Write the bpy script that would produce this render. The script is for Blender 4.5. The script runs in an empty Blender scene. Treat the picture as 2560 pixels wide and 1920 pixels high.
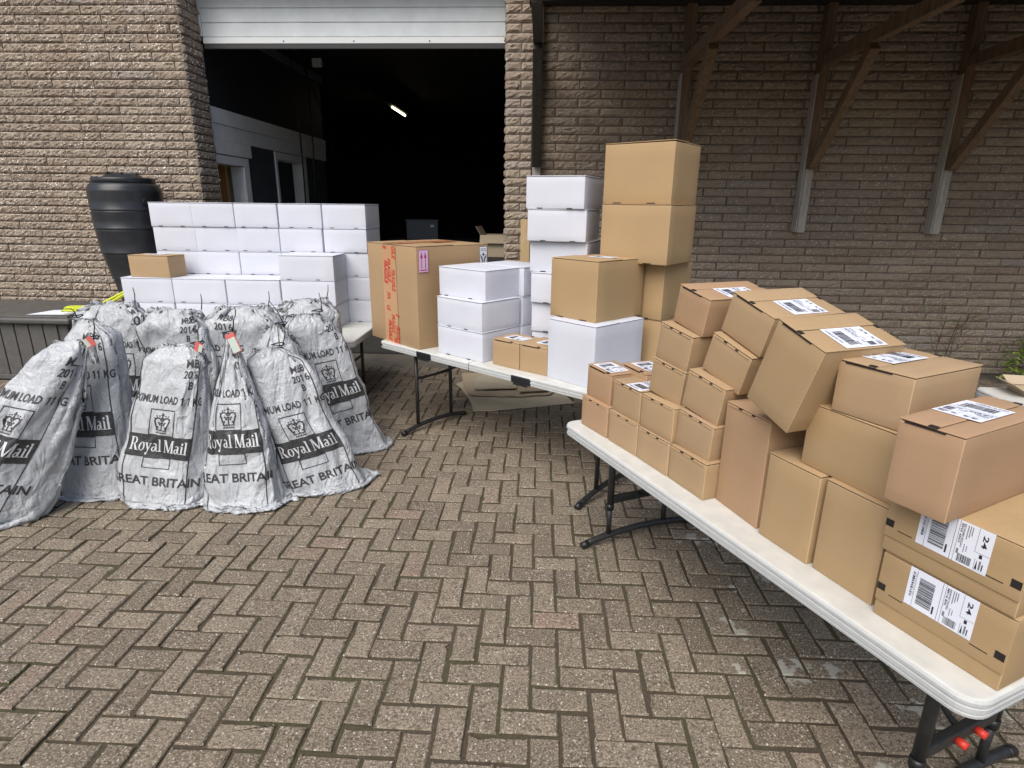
import bpy, bmesh, math, random
import numpy as np
from mathutils import Matrix, Vector, noise as mnoise

scene = bpy.context.scene
R = math.radians
# ------------------------------------------------------------------ camera
PITCH, YAW, ROLL, CAMH, LENS = 16.9, 2.6, 0.63, 1.6, 20.62
def cam_matrix():
    p, y, r = R(PITCH), R(YAW), R(ROLL)
    fw = Vector((-math.sin(y)*math.cos(p), math.cos(y)*math.cos(p), -math.sin(p)))
    rt = Vector((math.cos(y), math.sin(y), 0)); up = rt.cross(fw)
    rx = rt*math.cos(r) + up*math.sin(r); ux = -rt*math.sin(r) + up*math.cos(r)
    m = Matrix((rx, ux, -fw)).transposed().to_4x4()
    m.translation = (0, 0, CAMH)
    return m
cd = bpy.data.cameras.new("camera"); cam = bpy.data.objects.new("camera", cd)
scene.collection.objects.link(cam); cam.matrix_world = cam_matrix()
cd.sensor_width = 36; cd.lens = LENS; cd.clip_start = 0.05; cd.clip_end = 500
scene.camera = cam
# ------------------------------------------------------------------ light
SUN_EL, SUN_AZ = 52, 203          # degrees, azimuth clockwise from +y: high behind the camera, to the left
world = bpy.data.worlds.new("World"); scene.world = world; world.use_nodes = True
nt = world.node_tree; bg = nt.nodes["Background"]
sky = nt.nodes.new("ShaderNodeTexSky"); sky.sky_type = 'NISHITA'; sky.sun_disc = False
sky.sun_elevation = R(SUN_EL); sky.sun_rotation = R(SUN_AZ); sky.dust_density = 3.0; sky.air_density = 1.0; sky.ozone_density = 1.0
nt.links.new(sky.outputs[0], bg.inputs[0]); bg.inputs[1].default_value = 0.085
sd = bpy.data.lights.new("sun", 'SUN'); sd.energy = 2.0; sd.angle = R(55); sd.color = (1, 0.96, 0.9)
sun = bpy.data.objects.new("sun", sd); scene.collection.objects.link(sun)
az, el = R(SUN_AZ), R(SUN_EL)
sdir = Vector((math.sin(az)*math.cos(el), math.cos(az)*math.cos(el), math.sin(el)))
sun.rotation_euler = sdir.to_track_quat('Z', 'Y').to_euler()
vs = scene.view_settings; vs.view_transform = 'Standard'; vs.look = 'None'; vs.gamma = 1; vs.exposure = 0.66
scene.cycles.use_denoising = True
scene.cycles.max_bounces = 8

# ------------------------------------------------------------------ materials
def srgb(r, g, b):
    f = lambda c: (c/255/12.92) if c/255 <= .04045 else ((c/255+.055)/1.055)**2.4
    return (f(r), f(g), f(b), 1)
class NT:
    def __init__(s, name):
        s.m = bpy.data.materials.new(name); s.m.use_nodes = True
        s.t = s.m.node_tree; s.b = s.t.nodes["Principled BSDF"]
        s.coord = None
    def n(s, kind, **kw):
        nd = s.t.nodes.new(kind)
        for k, v in kw.items():
            if k in nd.inputs: nd.inputs[k].default_value = v
            else: setattr(nd, k, v)
        return nd
    def l(s, a, b): s.t.links.new(a, b)
    def obj(s, scale=None):
        tc = s.n("ShaderNodeTexCoord"); o = tc.outputs["Object"]
        if scale:
            mp = s.n("ShaderNodeMapping"); mp.inputs["Scale"].default_value = scale; s.l(o, mp.inputs[0]); o = mp.outputs[0]
        return o
    def noise(s, vec, sc, det=4, rough=.55, dist=0):
        nd = s.n("ShaderNodeTexNoise"); nd.inputs["Scale"].default_value = sc; nd.inputs["Detail"].default_value = det
        nd.inputs["Roughness"].default_value = rough; nd.inputs["Distortion"].default_value = dist
        s.l(vec, nd.inputs["Vector"]); return nd.outputs["Fac"]
    def ramp(s, fac, stops):
        nd = s.n("ShaderNodeValToRGB"); cr = nd.color_ramp
        while len(cr.elements) < len(stops): cr.elements.new(.5)
        for e, (p, c) in zip(cr.elements, stops):
            e.position = p; e.color = c if len(c) == 4 else (*c, 1)
        s.l(fac, nd.inputs[0]); return nd.outputs[0]
    def mix(s, fac, a, b, mode='MIX'):
        nd = s.n("ShaderNodeMix", data_type='RGBA', blend_type=mode)
        for sock, v in ((nd.inputs[0], fac), (nd.inputs[6], a), (nd.inputs[7], b)):
            if hasattr(v, "is_output"): s.l(v, sock)
            elif isinstance(v, (int, float)): sock.default_value = v
            else: sock.default_value = v if len(v) == 4 else (*v, 1)
        return nd.outputs[2]
    def math(s, op, a, b=None):
        nd = s.n("ShaderNodeMath", operation=op)
        for i, v in enumerate((a, b)):
            if v is None: continue
            if hasattr(v, "is_output"): s.l(v, nd.inputs[i])
            else: nd.inputs[i].default_value = v
        return nd.outputs[0]
    def attr(s, name):
        nd = s.n("ShaderNodeAttribute"); nd.attribute_name = name; return nd
    def col(s, c):
        if hasattr(c, "is_output"): s.l(c, s.b.inputs["Base Color"])
        else: s.b.inputs["Base Color"].default_value = c if len(c) == 4 else (*c, 1)
    def rough(s, v):
        if hasattr(v, "is_output"): s.l(v, s.b.inputs["Roughness"])
        else: s.b.inputs["Roughness"].default_value = v
    def bump(s, h, strength=.3, dist=.01, prev=None):
        nd = s.n("ShaderNodeBump"); nd.inputs["Strength"].default_value = strength; nd.inputs["Distance"].default_value = dist
        s.l(h, nd.inputs["Height"])
        if prev: s.l(prev, nd.inputs["Normal"])
        s.l(nd.outputs[0], s.b.inputs["Normal"]); return nd.outputs[0]
W4 = lambda v: (v, v, v, 1)
def simple(name, c, rough=.5, metal=0, spec=None, nscale=0, namp=.15, bump=0):
    m = NT(name); m.rough(rough); m.b.inputs["Metallic"].default_value = metal
    if spec is not None: m.b.inputs["Specular IOR Level"].default_value = spec
    c = c if len(c) == 4 else (*c, 1)
    if nscale:
        f = m.noise(m.obj(), nscale, 5)
        d = tuple(x*(1-namp) for x in c[:3])+(1,); u = tuple(min(1, x*(1+namp)) for x in c[:3])+(1,)
        m.col(m.ramp(f, [(.3, d), (.7, u)]))
        if bump: m.bump(f, bump, .005)
    else: m.col(c)
    return m.m

def mat_brick(name="split_face_brick", lich=1.0):
    m = NT(name); o = m.obj()
    rnd = m.attr("rnd").outputs["Fac"]
    base = m.ramp(rnd, [(0, (.275, .212, .164)), (.3, (.325, .258, .198)), (.7, (.355, .288, .222)), (.88, (.385, .315, .24)), (1, (.33, .28, .245))])
    n1 = m.noise(o, 2.2, 4); n2 = m.noise(o, 38, 6, .7); n3 = m.noise(o, 150, 3, .7)
    c = m.mix(m.ramp(n1, [(.35, W4(0)), (.7, W4(.5))]), base, (.26, .22, .185))
    c = m.mix(m.ramp(n2, [(.28, W4(.6)), (.45, W4(0))]), c, (.17, .13, .10))
    c = m.mix(m.ramp(n3, [(.55, W4(0)), (.8, W4(.5))]), c, (.56, .48, .39))
    # pale lichen spots in loose patches
    vo = m.n("ShaderNodeTexVoronoi"); vo.inputs["Scale"].default_value = 52; m.l(o, vo.inputs["Vector"])
    spot = m.math('LESS_THAN', vo.outputs["Distance"], .35)
    patch = m.ramp(m.noise(o, 3.1, 5, .65), [(.38, W4(.25)), (.56, W4(1))])
    pick = m.math('GREATER_THAN', m.noise(o, 48, 2), .53)
    s = m.math('MULTIPLY', m.math('MULTIPLY', spot, patch), pick)
    c = m.mix(m.math('MULTIPLY', s, lich), c, (.82, .79, .72))
    m.col(c); m.rough(.95)
    m.b.inputs["Specular IOR Level"].default_value = .15
    m.bump(n2, .7, .012, m.bump(n3, .4, .004))
    return m.m
def mat_paver():
    m = NT("concrete_block_paving"); o = m.obj()
    rnd = m.attr("rnd").outputs["Fac"]
    base = m.ramp(rnd, [(0, (.155, .122, .086)), (.3, (.212, .170, .119)), (.7, (.258, .208, .148)), (.93, (.295, .24, .174)), (1, (.285, .195, .145))])
    n1 = m.noise(o, 1.1, 4); n2 = m.noise(o, 75, 5, .75); n3 = m.noise(o, 150, 4, .8); n4 = m.noise(o, 11, 5, .65)
    c = m.mix(m.ramp(n1, [(.35, W4(0)), (.65, W4(.45))]), base, (.20, .172, .132))
    c = m.mix(m.ramp(n4, [(.3, W4(.5)), (.55, W4(0))]), c, (.125, .10, .078))
    c = m.mix(m.ramp(n2, [(.36, W4(.85)), (.52, W4(0))]), c, (.075, .06, .048))
    c = m.mix(m.ramp(n3, [(.52, W4(0)), (.63, W4(.85))]), c, (.50, .44, .36))
    vo = m.n("ShaderNodeTexVoronoi"); vo.inputs["Scale"].default_value = 62; m.l(o, vo.inputs["Vector"])
    spot = m.math('LESS_THAN', vo.outputs["Distance"], .19)
    pick = m.math('GREATER_THAN', m.noise(o, 33, 2), .50)
    c = m.mix(m.math('MULTIPLY', spot, pick), c, (.60, .56, .48))
    # grey lichen blotches, rare, mostly on the right
    bl = m.noise(o, 7, 6, .6); sx = m.n("ShaderNodeSeparateXYZ"); m.l(o, sx.inputs[0])
    mask = m.ramp(m.math('MULTIPLY', bl, m.ramp(sx.outputs[0], [(.35, W4(.6)), (.8, W4(1))])), [(.60, W4(0)), (.62, W4(.8))])
    c = m.mix(mask, c, (.46, .455, .40))
    m.col(c); m.rough(.9); m.b.inputs["Specular IOR Level"].default_value = .2
    m.bump(n2, .5, .006, m.bump(n3, .35, .003))
    return m.m
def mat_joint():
    m = NT("sandy_moss_joint_and_gap_shade"); o = m.obj()
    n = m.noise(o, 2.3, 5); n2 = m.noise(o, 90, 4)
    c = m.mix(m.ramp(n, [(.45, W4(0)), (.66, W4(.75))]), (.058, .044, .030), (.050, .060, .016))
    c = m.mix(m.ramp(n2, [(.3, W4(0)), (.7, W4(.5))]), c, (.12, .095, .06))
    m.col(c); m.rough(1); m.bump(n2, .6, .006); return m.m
def mat_concrete(name, c, sc=6):
    m = NT(name); o = m.obj(); n = m.noise(o, sc, 6, .65); n2 = m.noise(o, sc*14, 4)
    d = tuple(x*.7 for x in c); u = tuple(x*1.25 for x in c)
    k = m.mix(m.ramp(n2, [(.4, W4(0)), (.7, W4(.4))]), m.ramp(n, [(.3, d), (.7, u)]), d)
    m.col(k); m.rough(.92); m.bump(n2, .3, .004); return m.m
def mat_card(name, c, streak=1.0):
    m = NT(name); oi = m.n("ShaderNodeObjectInfo"); o = m.obj()
    big = m.noise(o, 5, 4); fib = m.noise(m.obj((30, 30, 260)), 3, 5, .7); fib2 = m.noise(o, 320, 2)
    b = m.mix(1, c, oi.outputs["Color"], 'MULTIPLY')
    k = m.mix(m.ramp(big, [(.3, W4(.22)), (.7, W4(0))]), b, tuple(x*.72 for x in c[:3]))
    k = m.mix(m.ramp(fib, [(.35, W4(.22*streak)), (.65, W4(0))]), k, tuple(x*.68 for x in c[:3]))
    k = m.mix(m.ramp(fib2, [(.6, W4(0)), (.85, W4(.25*streak))]), k, tuple(min(1, x*1.35) for x in c[:3]))
    sm = m.ramp(m.noise(m.obj((1, 1, 2.2)), 9, 6, .7, 1.5), [(.60, W4(0)), (.74, W4(.16))])
    k = m.mix(sm, k, tuple(x*.62 for x in c[:3]))
    m.col(k); m.rough(.82); m.b.inputs["Specular IOR Level"].default_value = .25
    m.bump(m.noise(m.obj((6, 6, 160)), 2, 3), .10, .002, m.bump(big, .15, .012)); return m.m
def mat_sack():
    m = NT("woven_polypropylene_sacking"); o = m.obj()
    a = m.noise(o, 5, 5, .6); b = m.noise(m.obj((1, 1, .55)), 30, 5, .6, 1.2); oi = m.n("ShaderNodeObjectInfo")
    def ridge(vec, sc, dist, w):
        n_ = m.noise(vec, sc, 3, .55, dist); return m.ramp(m.math('ABSOLUTE', m.math('SUBTRACT', n_, .5)), [(0, W4(1)), (w, W4(.25)), (w*3, W4(0))])
    def billow(vec, sc, dist): return m.math('ABSOLUTE', m.math('SUBTRACT', m.noise(vec, sc, 2, .5, dist), .5))
    r1 = m.math('SUBTRACT', billow(m.obj((1, 1, .36)), 8, .6), billow(m.obj((1, 1, .5)), 11, 1.0)); r2 = m.math('SUBTRACT', billow(m.obj((1, 1, .6)), 22, 1.0), billow(m.obj((1, 1, 1.2)), 30, .8)); r3 = billow(m.obj((1, 1, .5)), 60, .5)
    mk = m.ramp(m.noise(o, 3.2, 2), [(.36, W4(.15)), (.62, W4(1))])
    r1 = m.math('MULTIPLY', r1, m.ramp(m.noise(o, 2.1, 2), [(.3, W4(.4)), (.6, W4(1))])); r2 = m.math('MULTIPLY', r2, mk); r3 = m.math('MULTIPLY', r3, mk)
    k = m.ramp(a, [(.3, (.41, .43, .45)), (.7, (.48, .50, .515))])
    k = m.mix(m.ramp(b, [(.3, W4(.22)), (.55, W4(0))]), k, (.31, .33, .355))
    k = m.mix(1, k, oi.outputs["Color"], 'MULTIPLY')
    m.col(k); m.rough(m.ramp(b, [(.3, W4(.42)), (.7, W4(.27))])); m.b.inputs["Specular IOR Level"].default_value = .55
    p = m.bump(r1, .85, .046); p = m.bump(r2, .62, .015, p); p = m.bump(r3, .35, .006, p); p = m.bump(m.noise(o, 240, 1), .08, .002, p)
    return m.m
def mat_wood(name, c, dark):
    m = NT(name); o = m.obj((14, 14, 1.3)); n = m.noise(o, 3, 6, .7, .6); n2 = m.noise(m.obj((70, 70, 2.5)), 3, 4)
    k = m.mix(m.ramp(n2, [(.4, W4(0)), (.65, W4(.55))]), m.ramp(n, [(.3, dark), (.7, c)]), dark)
    m.col(k); m.rough(.85); m.bump(n2, .35, .004); return m.m
def mat_corr():
    m = NT("corrugated_roof_sheet"); o = m.obj(); w = m.n("ShaderNodeTexWave"); w.inputs["Scale"].default_value = 4
    m.l(o, w.inputs["Vector"]); m.col((.03, .026, .02)); m.rough(.7); m.bump(w.outputs["Fac"], .35, .02); return m.m

M = {}
M['brick'] = mat_brick(); M['brickr'] = mat_brick("split_face_brick_sheltered", .45); M['paver'] = mat_paver(); M['joint'] = mat_joint()
M['mortar'] = mat_concrete("dark_mortar", (.085, .066, .052), 20); M['mortarr'] = mat_concrete("brown_mortar", (.135, .105, .082), 20)
M['concrete'] = mat_concrete("concrete_apron", (.165, .145, .118), 5)
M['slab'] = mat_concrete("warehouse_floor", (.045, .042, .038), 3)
M['kraft'] = mat_card("kraft_cardboard", (.448, .308, .178, 1))
M['kraftedge'] = mat_card("kraft_edge_wear_and_highlight", (.60, .45, .29, 1)); M['whitecard'] = mat_card("white_cardboard", (.655, .675, .745, 1), .12)  # paler carton edges: paper wear, with the edge highlight painted in
M['oldcard'] = mat_card("weathered_cardboard", (.50, .41, .29, 1))
M['greycard'] = mat_card("grey_weathered_cardboard", (.54, .475, .36, 1))
M['sack'] = mat_sack()
M['ink'] = simple("faded_black_ink", (.042, .042, .045), .5, nscale=60, namp=.5)
M['inkwhite'] = simple("white_print", (.62, .64, .66), .5)
M['ribbon'] = simple("dark_seam_thread", (.05, .052, .056), .7)
M['white'] = simple("label_paper", (.80, .83, .93), .55)
M['black'] = simple("label_black", (.02, .02, .024), .6)
M['grey'] = simple("label_grey_print", (.20, .21, .24), .6)
M['tab'] = simple("dark_slot", (.018, .014, .013), .9)
M['tape'] = simple("orange_buff_tape", (.50, .285, .14), .3)
M['red'] = simple("red_print", (.52, .028, .014), .5); M['tagred'] = simple("faded_red_card", (.62, .12, .11), .6)
M['pink'] = simple("pink_label", (.72, .50, .72), .5)
M['magenta'] = simple("magenta_print", (.42, .03, .13), .5)
M['tabletop'] = simple("off_white_blow_moulded_plastic", (.60, .60, .565), .45, nscale=13, namp=.10, bump=.05)
M['rim'] = simple("pale_grey_rim_plastic", (.52, .535, .53), .5, nscale=30, namp=.05)
M['leg'] = simple("dark_grey_steel_tube", (.035, .036, .038), .42, .3, nscale=40, namp=.2)
M['blackplastic'] = simple("black_plastic", (.014, .014, .016), .38, nscale=14, namp=.25)
M['redplastic'] = simple("red_plastic", (.72, .05, .03), .4)
M['butt'] = simple("black_moulded_plastic", (.022, .024, .028), .36, nscale=9, namp=.25)
M['deck'] = simple("dark_grey_resin", (.105, .102, .097), .55, nscale=25, namp=.15, bump=.1)
M['decklid'] = simple("charcoal_resin_lid", (.095, .091, .087), .42, nscale=12, namp=.2)
M['shutter'] = simple("pale_grey_painted_steel", (.73, .77, .78), .38, nscale=5, namp=.08)
M['shutterrail'] = simple("white_painted_rail", (.80, .82, .82), .4)
M['rubber'] = simple("rubber_seal", (.06, .06, .06), .7)
M['wood'] = mat_wood("old_brown_timber", (.29, .195, .125), (.11, .07, .045))
M['greywood'] = mat_wood("silvered_timber", (.62, .60, .56), (.30, .26, .22))
M['darkwood'] = mat_wood("grey_black_timber", (.075, .066, .056), (.03, .027, .024))
M['pale_wood'] = mat_wood("new_pine", (.58, .43, .24), (.44, .30, .15))
M['roof'] = simple("dark_roof_board", (.02, .017, .014), .9)
M['corr'] = mat_corr()
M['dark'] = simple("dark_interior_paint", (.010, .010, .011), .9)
M['bluegrey'] = simple("blue_grey_painted_block", (.050, .060, .072), .7, nscale=6, namp=.2)
M['blackgrey'] = simple("near_black_cladding", (.020, .022, .025), .6)
M['whitepaint'] = simple("white_gloss_paint", (.80, .81, .81), .4, nscale=7, namp=.06)
M['cream'] = simple("cream_wall", (.78, .72, .48), .7)
M['orangewood'] = simple("varnished_door_edge", (.42, .20, .07), .4)
M['cratem'] = simple("grey_plastic_crate", (.13, .15, .18), .5)
M['yellow'] = simple("yellow_green_hose", (.62, .68, .03), .4, nscale=30, namp=.1)
M['green'] = simple("green_plastic", (.045, .17, .05), .4)
M['milky'] = simple("milky_plastic", (.50, .58, .52), .35)
M['leaf'] = NT("shrub_leaf"); 
_m = M['leaf']; _m.col(_m.ramp(_m.attr("rnd").outputs["Fac"], [(0, (.10, .17, .02)), (.6, (.24, .36, .04)), (1, (.36, .46, .09))])); _m.rough(.45); M['leaf'] = _m.m
M['twig'] = simple("bare_twig", (.10, .072, .045), .9)
em = NT("fluorescent_tube"); em.b.inputs["Emission Color"].default_value = (1, .86, .55, 1); em.b.inputs["Emission Strength"].default_value = 4; em.col((.9, .85, .7)); M['tube'] = em.m

# ------------------------------------------------------------------ mesh helpers
rng = random.Random(7)
class MB:
    def __init__(s): s.v = []; s.f = []; s.m = []
    def add(s, vs, fs, mi=0, M4=None):
        o = len(s.v)
        s.v += [tuple(M4 @ Vector(v)) if M4 is not None else tuple(v) for v in vs]
        s.f += [tuple(i+o for i in f) for f in fs]; s.m += [mi]*len(fs)
    def box(s, x0, x1, y0, y1, z0, z1, mi=0, M4=None):
        vs = [(x, y, z) for z in (z0, z1) for y in (y0, y1) for x in (x0, x1)]
        s.add(vs, [(0, 2, 3, 1), (4, 5, 7, 6), (0, 1, 5, 4), (2, 6, 7, 3), (0, 4, 6, 2), (1, 3, 7, 5)], mi, M4)
    def rbox(s, x0, x1, y0, y1, z0, z1, r=.003, n=2, bulge=0, mi=0, M4=None, emi=None):
        """rounded box; faces gridded n times, bowed outward by bulge"""
        lo = np.array((x0, y0, z0)); hi = np.array((x1, y1, z1)); L = hi-lo; r = min(r, L.min()*.45)
        def axis(a):
            t = np.linspace(lo[a]+r, hi[a]-r, n+1)
            return np.concatenate(([lo[a], lo[a]+.3*r], t, [hi[a]-.3*r, hi[a]]))
        for a in range(3):
            b, c = (a+1) % 3, (a+2) % 3; B, Cc = axis(b), axis(c)
            for side in (0, 1):
                P = np.zeros((len(B), len(Cc), 3)); P[..., a] = (lo, hi)[side][a]
                P[..., b] = B[:, None]; P[..., c] = Cc[None, :]
                core = np.clip(P, lo+r, hi-r); d = P-core; ln = np.linalg.norm(d, axis=-1, keepdims=True)
                P = core + d/np.maximum(ln, 1e-9)*r
                if bulge:
                    u = (B-lo[b])/L[b]*2-1; w = (Cc-lo[c])/L[c]*2-1
                    P[..., a] += (1 if side else -1)*bulge*(1-u[:, None]**2)*(1-w[None, :]**2)
                nb, nc = len(B), len(Cc); fs = []
                for i in range(nb-1):
                    for j in range(nc-1):
                        q = (i*nc+j, (i+1)*nc+j, (i+1)*nc+j+1, i*nc+j+1)
                        fs.append(q if side else q[::-1])
                s.add(P.reshape(-1, 3).tolist(), fs, mi, M4)
                if emi is not None:
                    k0 = len(s.m)-len(fs); q = 0
                    for i in range(nb-1):
                        for j in range(nc-1):
                            if i in (0, nb-2) or j in (0, nc-2): s.m[k0+q] = emi
                            q += 1
    def tube(s, pts, r, n=10, mi=0, cap=True, closed=False):
        P = [Vector(p) for p in pts]; rr = r if isinstance(r, (list, tuple)) else [r]*len(P)
        ring = []; up = None
        for k, p in enumerate(P):
            if closed: t = (P[(k+1) % len(P)]-P[k-1]).normalized()
            else: t = (P[min(k+1, len(P)-1)]-P[max(k-1, 0)]).normalized()
            if up is None:
                up = t.orthogonal().normalized()
            up = (up - t*up.dot(t)).normalized(); w = t.cross(up)
            ring.append([tuple(p+(up*math.cos(2*math.pi*i/n)+w*math.sin(2*math.pi*i/n))*rr[k]) for i in range(n)])
        o = [v for q in ring for v in q]; fs = []
        K = len(P)
        for k in range(K if closed else K-1):
            k2 = (k+1) % K
            for i in range(n): fs.append((k*n+i, k*n+(i+1) % n, k2*n+(i+1) % n, k2*n+i))
        if cap and not closed: fs += [tuple(range(n))[::-1], tuple((K-1)*n+i for i in range(n))]
        s.add(o, fs, mi)
    def lathe(s, prof, n=32, c=(0, 0), mi=0, rad=None):
        vs = []; fs = []
        for k, (r, z) in enumerate(prof):
            for i in range(n):
                a = 2*math.pi*i/n; q = r if rad is None else rad(r, a)
                vs.append((c[0]+q*math.cos(a), c[1]+q*math.sin(a), z))
        for k in range(len(prof)-1):
            for i in range(n): fs.append((k*n+i, k*n+(i+1) % n, (k+1)*n+(i+1) % n, (k+1)*n+i))
        fs.append(tuple(range(n))[::-1]); fs.append(tuple((len(prof)-1)*n+i for i in range(n)))
        s.add(vs, fs, mi)
    def build(s, name, mats, parent=None, smooth=False, attrs=None, M4=None):
        me = bpy.data.meshes.new(name); me.from_pydata(s.v, [], s.f); me.update()
        for m in (mats if isinstance(mats, (list, tuple)) else [mats]): me.materials.append(m)
        if len(me.materials) > 1: me.polygons.foreach_set("material_index", s.m)
        if smooth: me.polygons.foreach_set("use_smooth", [True]*len(me.polygons))
        if attrs is not None:
            a = me.attributes.new("rnd", 'FLOAT', 'POINT'); a.data.foreach_set("value", np.asarray(attrs, dtype=np.float32))
        o = bpy.data.objects.new(name, me); scene.collection.objects.link(o)
        if M4 is not None: o.matrix_local = M4
        if parent: o.parent = parent
        return o
def weld(o, d=1e-5, recalc=False):
    bm = bmesh.new(); bm.from_mesh(o.data); bmesh.ops.remove_doubles(bm, verts=bm.verts, dist=d)
    if recalc: bmesh.ops.recalc_face_normals(bm, faces=bm.faces)
    bm.to_mesh(o.data); bm.free(); return o
def tag(o, label=None, cat=None, group=None, kind=None):
    if label: o["label"] = label
    if cat: o["category"] = cat
    if group: o["group"] = group
    if kind: o["kind"] = kind
    return o
def empty(name, loc, rz=0, ry=0):
    o = bpy.data.objects.new(name, None); scene.collection.objects.link(o); o.location = loc; o.rotation_euler = (0, ry, rz)
    o.empty_display_size = .1; return o
def link_copy(o, parent=None):
    c = o.copy(); scene.collection.objects.link(c)
    if parent: c.parent = parent
    return c
def copy_tree(o, parent=None):
    c = link_copy(o, parent)
    for ch in [x for x in scene.objects if x.parent == o]: copy_tree(ch, c)
    return c

# ------------------------------------------------------------------ lettering
_tc = {}
def text_mesh(txt, bold=0.0, shear=0.0):
    k = (txt, bold, shear)
    if k in _tc: return _tc[k]
    cu = bpy.data.curves.new("lettering", 'FONT'); cu.body = txt; cu.size = 1; cu.offset = bold; cu.shear = shear; cu.resolution_u = 3
    o = bpy.data.objects.new("lettering", cu); scene.collection.objects.link(o); bpy.context.view_layer.update()
    me = bpy.data.meshes.new_from_object(o.evaluated_get(bpy.context.evaluated_depsgraph_get()))
    v = np.array([tuple(x.co) for x in me.vertices])[:, :2]; f = [tuple(p.vertices) for p in me.polygons]
    bpy.data.objects.remove(o); bpy.data.curves.remove(cu); bpy.data.meshes.remove(me)
    v = (v-v.min(0))/(v.max(0)-v.min(0))
    _tc[k] = (v, f); return _tc[k]
def text_in(txt, x0, y0, w, h, bold=0.0, shear=0.0, rot=0):
    v, f = text_mesh(txt, bold, shear); v = v*np.array((w, h))
    if rot == -90: v = np.stack([v[:, 1], w-v[:, 0]], 1)      # reads downwards
    return v+np.array((x0, y0)), f
# a hand-drawn bold serif alphabet for the white wordmark; units: cap height 1
def serif_word():
    V = []; F = []
    def poly(pts):
        o = len(V); V.extend(pts); F.append(tuple(range(o, o+len(pts))))
    def rect(x0, y0, x1, y1): poly([(x0, y0), (x1, y0), (x1, y1), (x0, y1)])
    def ring(cx, cy, ro, si, a0=0, a1=360, n=20, yo=None):
        yo = yo or ro
        for k in range(n):
            p = R(a0+(a1-a0)*k/n); q = R(a0+(a1-a0)*(k+1)/n)
            fi = lambda a: ((cx+(ro-si[0])*math.cos(a), cy+(yo-si[1])*math.sin(a)), (cx+ro*math.cos(a), cy+yo*math.sin(a)))
            (i0, o0), (i1, o1) = fi(p), fi(q); poly([i0, o0, o1, i1])
    x = 0
    # R
    rect(x+.08, 0, x+.25, 1); rect(x, 0, x+.33, .05); rect(x, .95, x+.3, 1)
    rect(x+.25, .95, x+.36, 1); rect(x+.25, .46, x+.36, .51); ring(x+.36, .73, .27, (.15, .05), -90, 90)
    poly([(x+.33, .46), (x+.50, .46), (x+.80, .0), (x+.60, 0)]); rect(x+.58, 0, x+.86, .05); x += .86
    # o
    ring(x+.27, .33, .27, (.13, .05), yo=.34); x += .58
    # y
    poly([(x+.02, .62), (x+.2, .62), (x+.38, .14), (x+.29, .02)]); poly([(x+.46, .62), (x+.53, .62), (x+.28, -.12), (x+.21, -.12)])
    rect(x-.03, .6, x+.25, .65); rect(x+.38, .6, x+.6, .65); ring(x+.17, -.2, .1, (.08, .08), 0, 360, 12); poly([(x+.21, -.12), (x+.28, -.12), (x+.22, -.27), (x+.17, -.27)]); x += .6
    # a
    rect(x+.30, .08, x+.45, .5); ring(x+.26, .47, .19, (.13, .06), 0, 150, 12); ring(x+.2, .19, .2, (.12, .06), 0, 360, 18); rect(x+.42, 0, x+.56, .06); x += .58
    # l
    rect(x+.08, 0, x+.23, 1); rect(x, 0, x+.31, .05); rect(x, .95, x+.12, 1); x += .34
    x += .24
    # M
    rect(x+.08, 0, x+.15, 1); rect(x, 0, x+.24, .05); poly([(x+.02, 1), (x+.26, 1), (x+.56, .12), (x+.46, 0)])
    poly([(x+.46, 0), (x+.56, .0), (x+.84, .9), (x+.80, 1)]); rect(x+.78, 0, x+.96, 1); rect(x+.7, 0, x+1.04, .05); rect(x, .95, x+.12, 1); rect(x+.92, .95, x+1.04, 1); x += 1.08
    # a
    rect(x+.30, .08, x+.45, .5); ring(x+.26, .47, .19, (.13, .06), 0, 150, 12); ring(x+.2, .19, .2, (.12, .06), 0, 360, 18); rect(x+.42, 0, x+.56, .06); x += .58
    # i
    rect(x+.08, 0, x+.23, .62); rect(x, 0, x+.31, .05); rect(x, .6, x+.12, .65); ring(x+.155, .82, .095, (.09, .09), 0, 360, 12); x += .34
    # l
    rect(x+.08, 0, x+.23, 1); rect(x, 0, x+.31, .05); rect(x, .95, x+.12, 1); x += .31
    v = np.array(V); v[:, 0] /= x
    return v, F                     # x 0..1, y in cap heights (descender below 0)
SERIF = serif_word()
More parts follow.
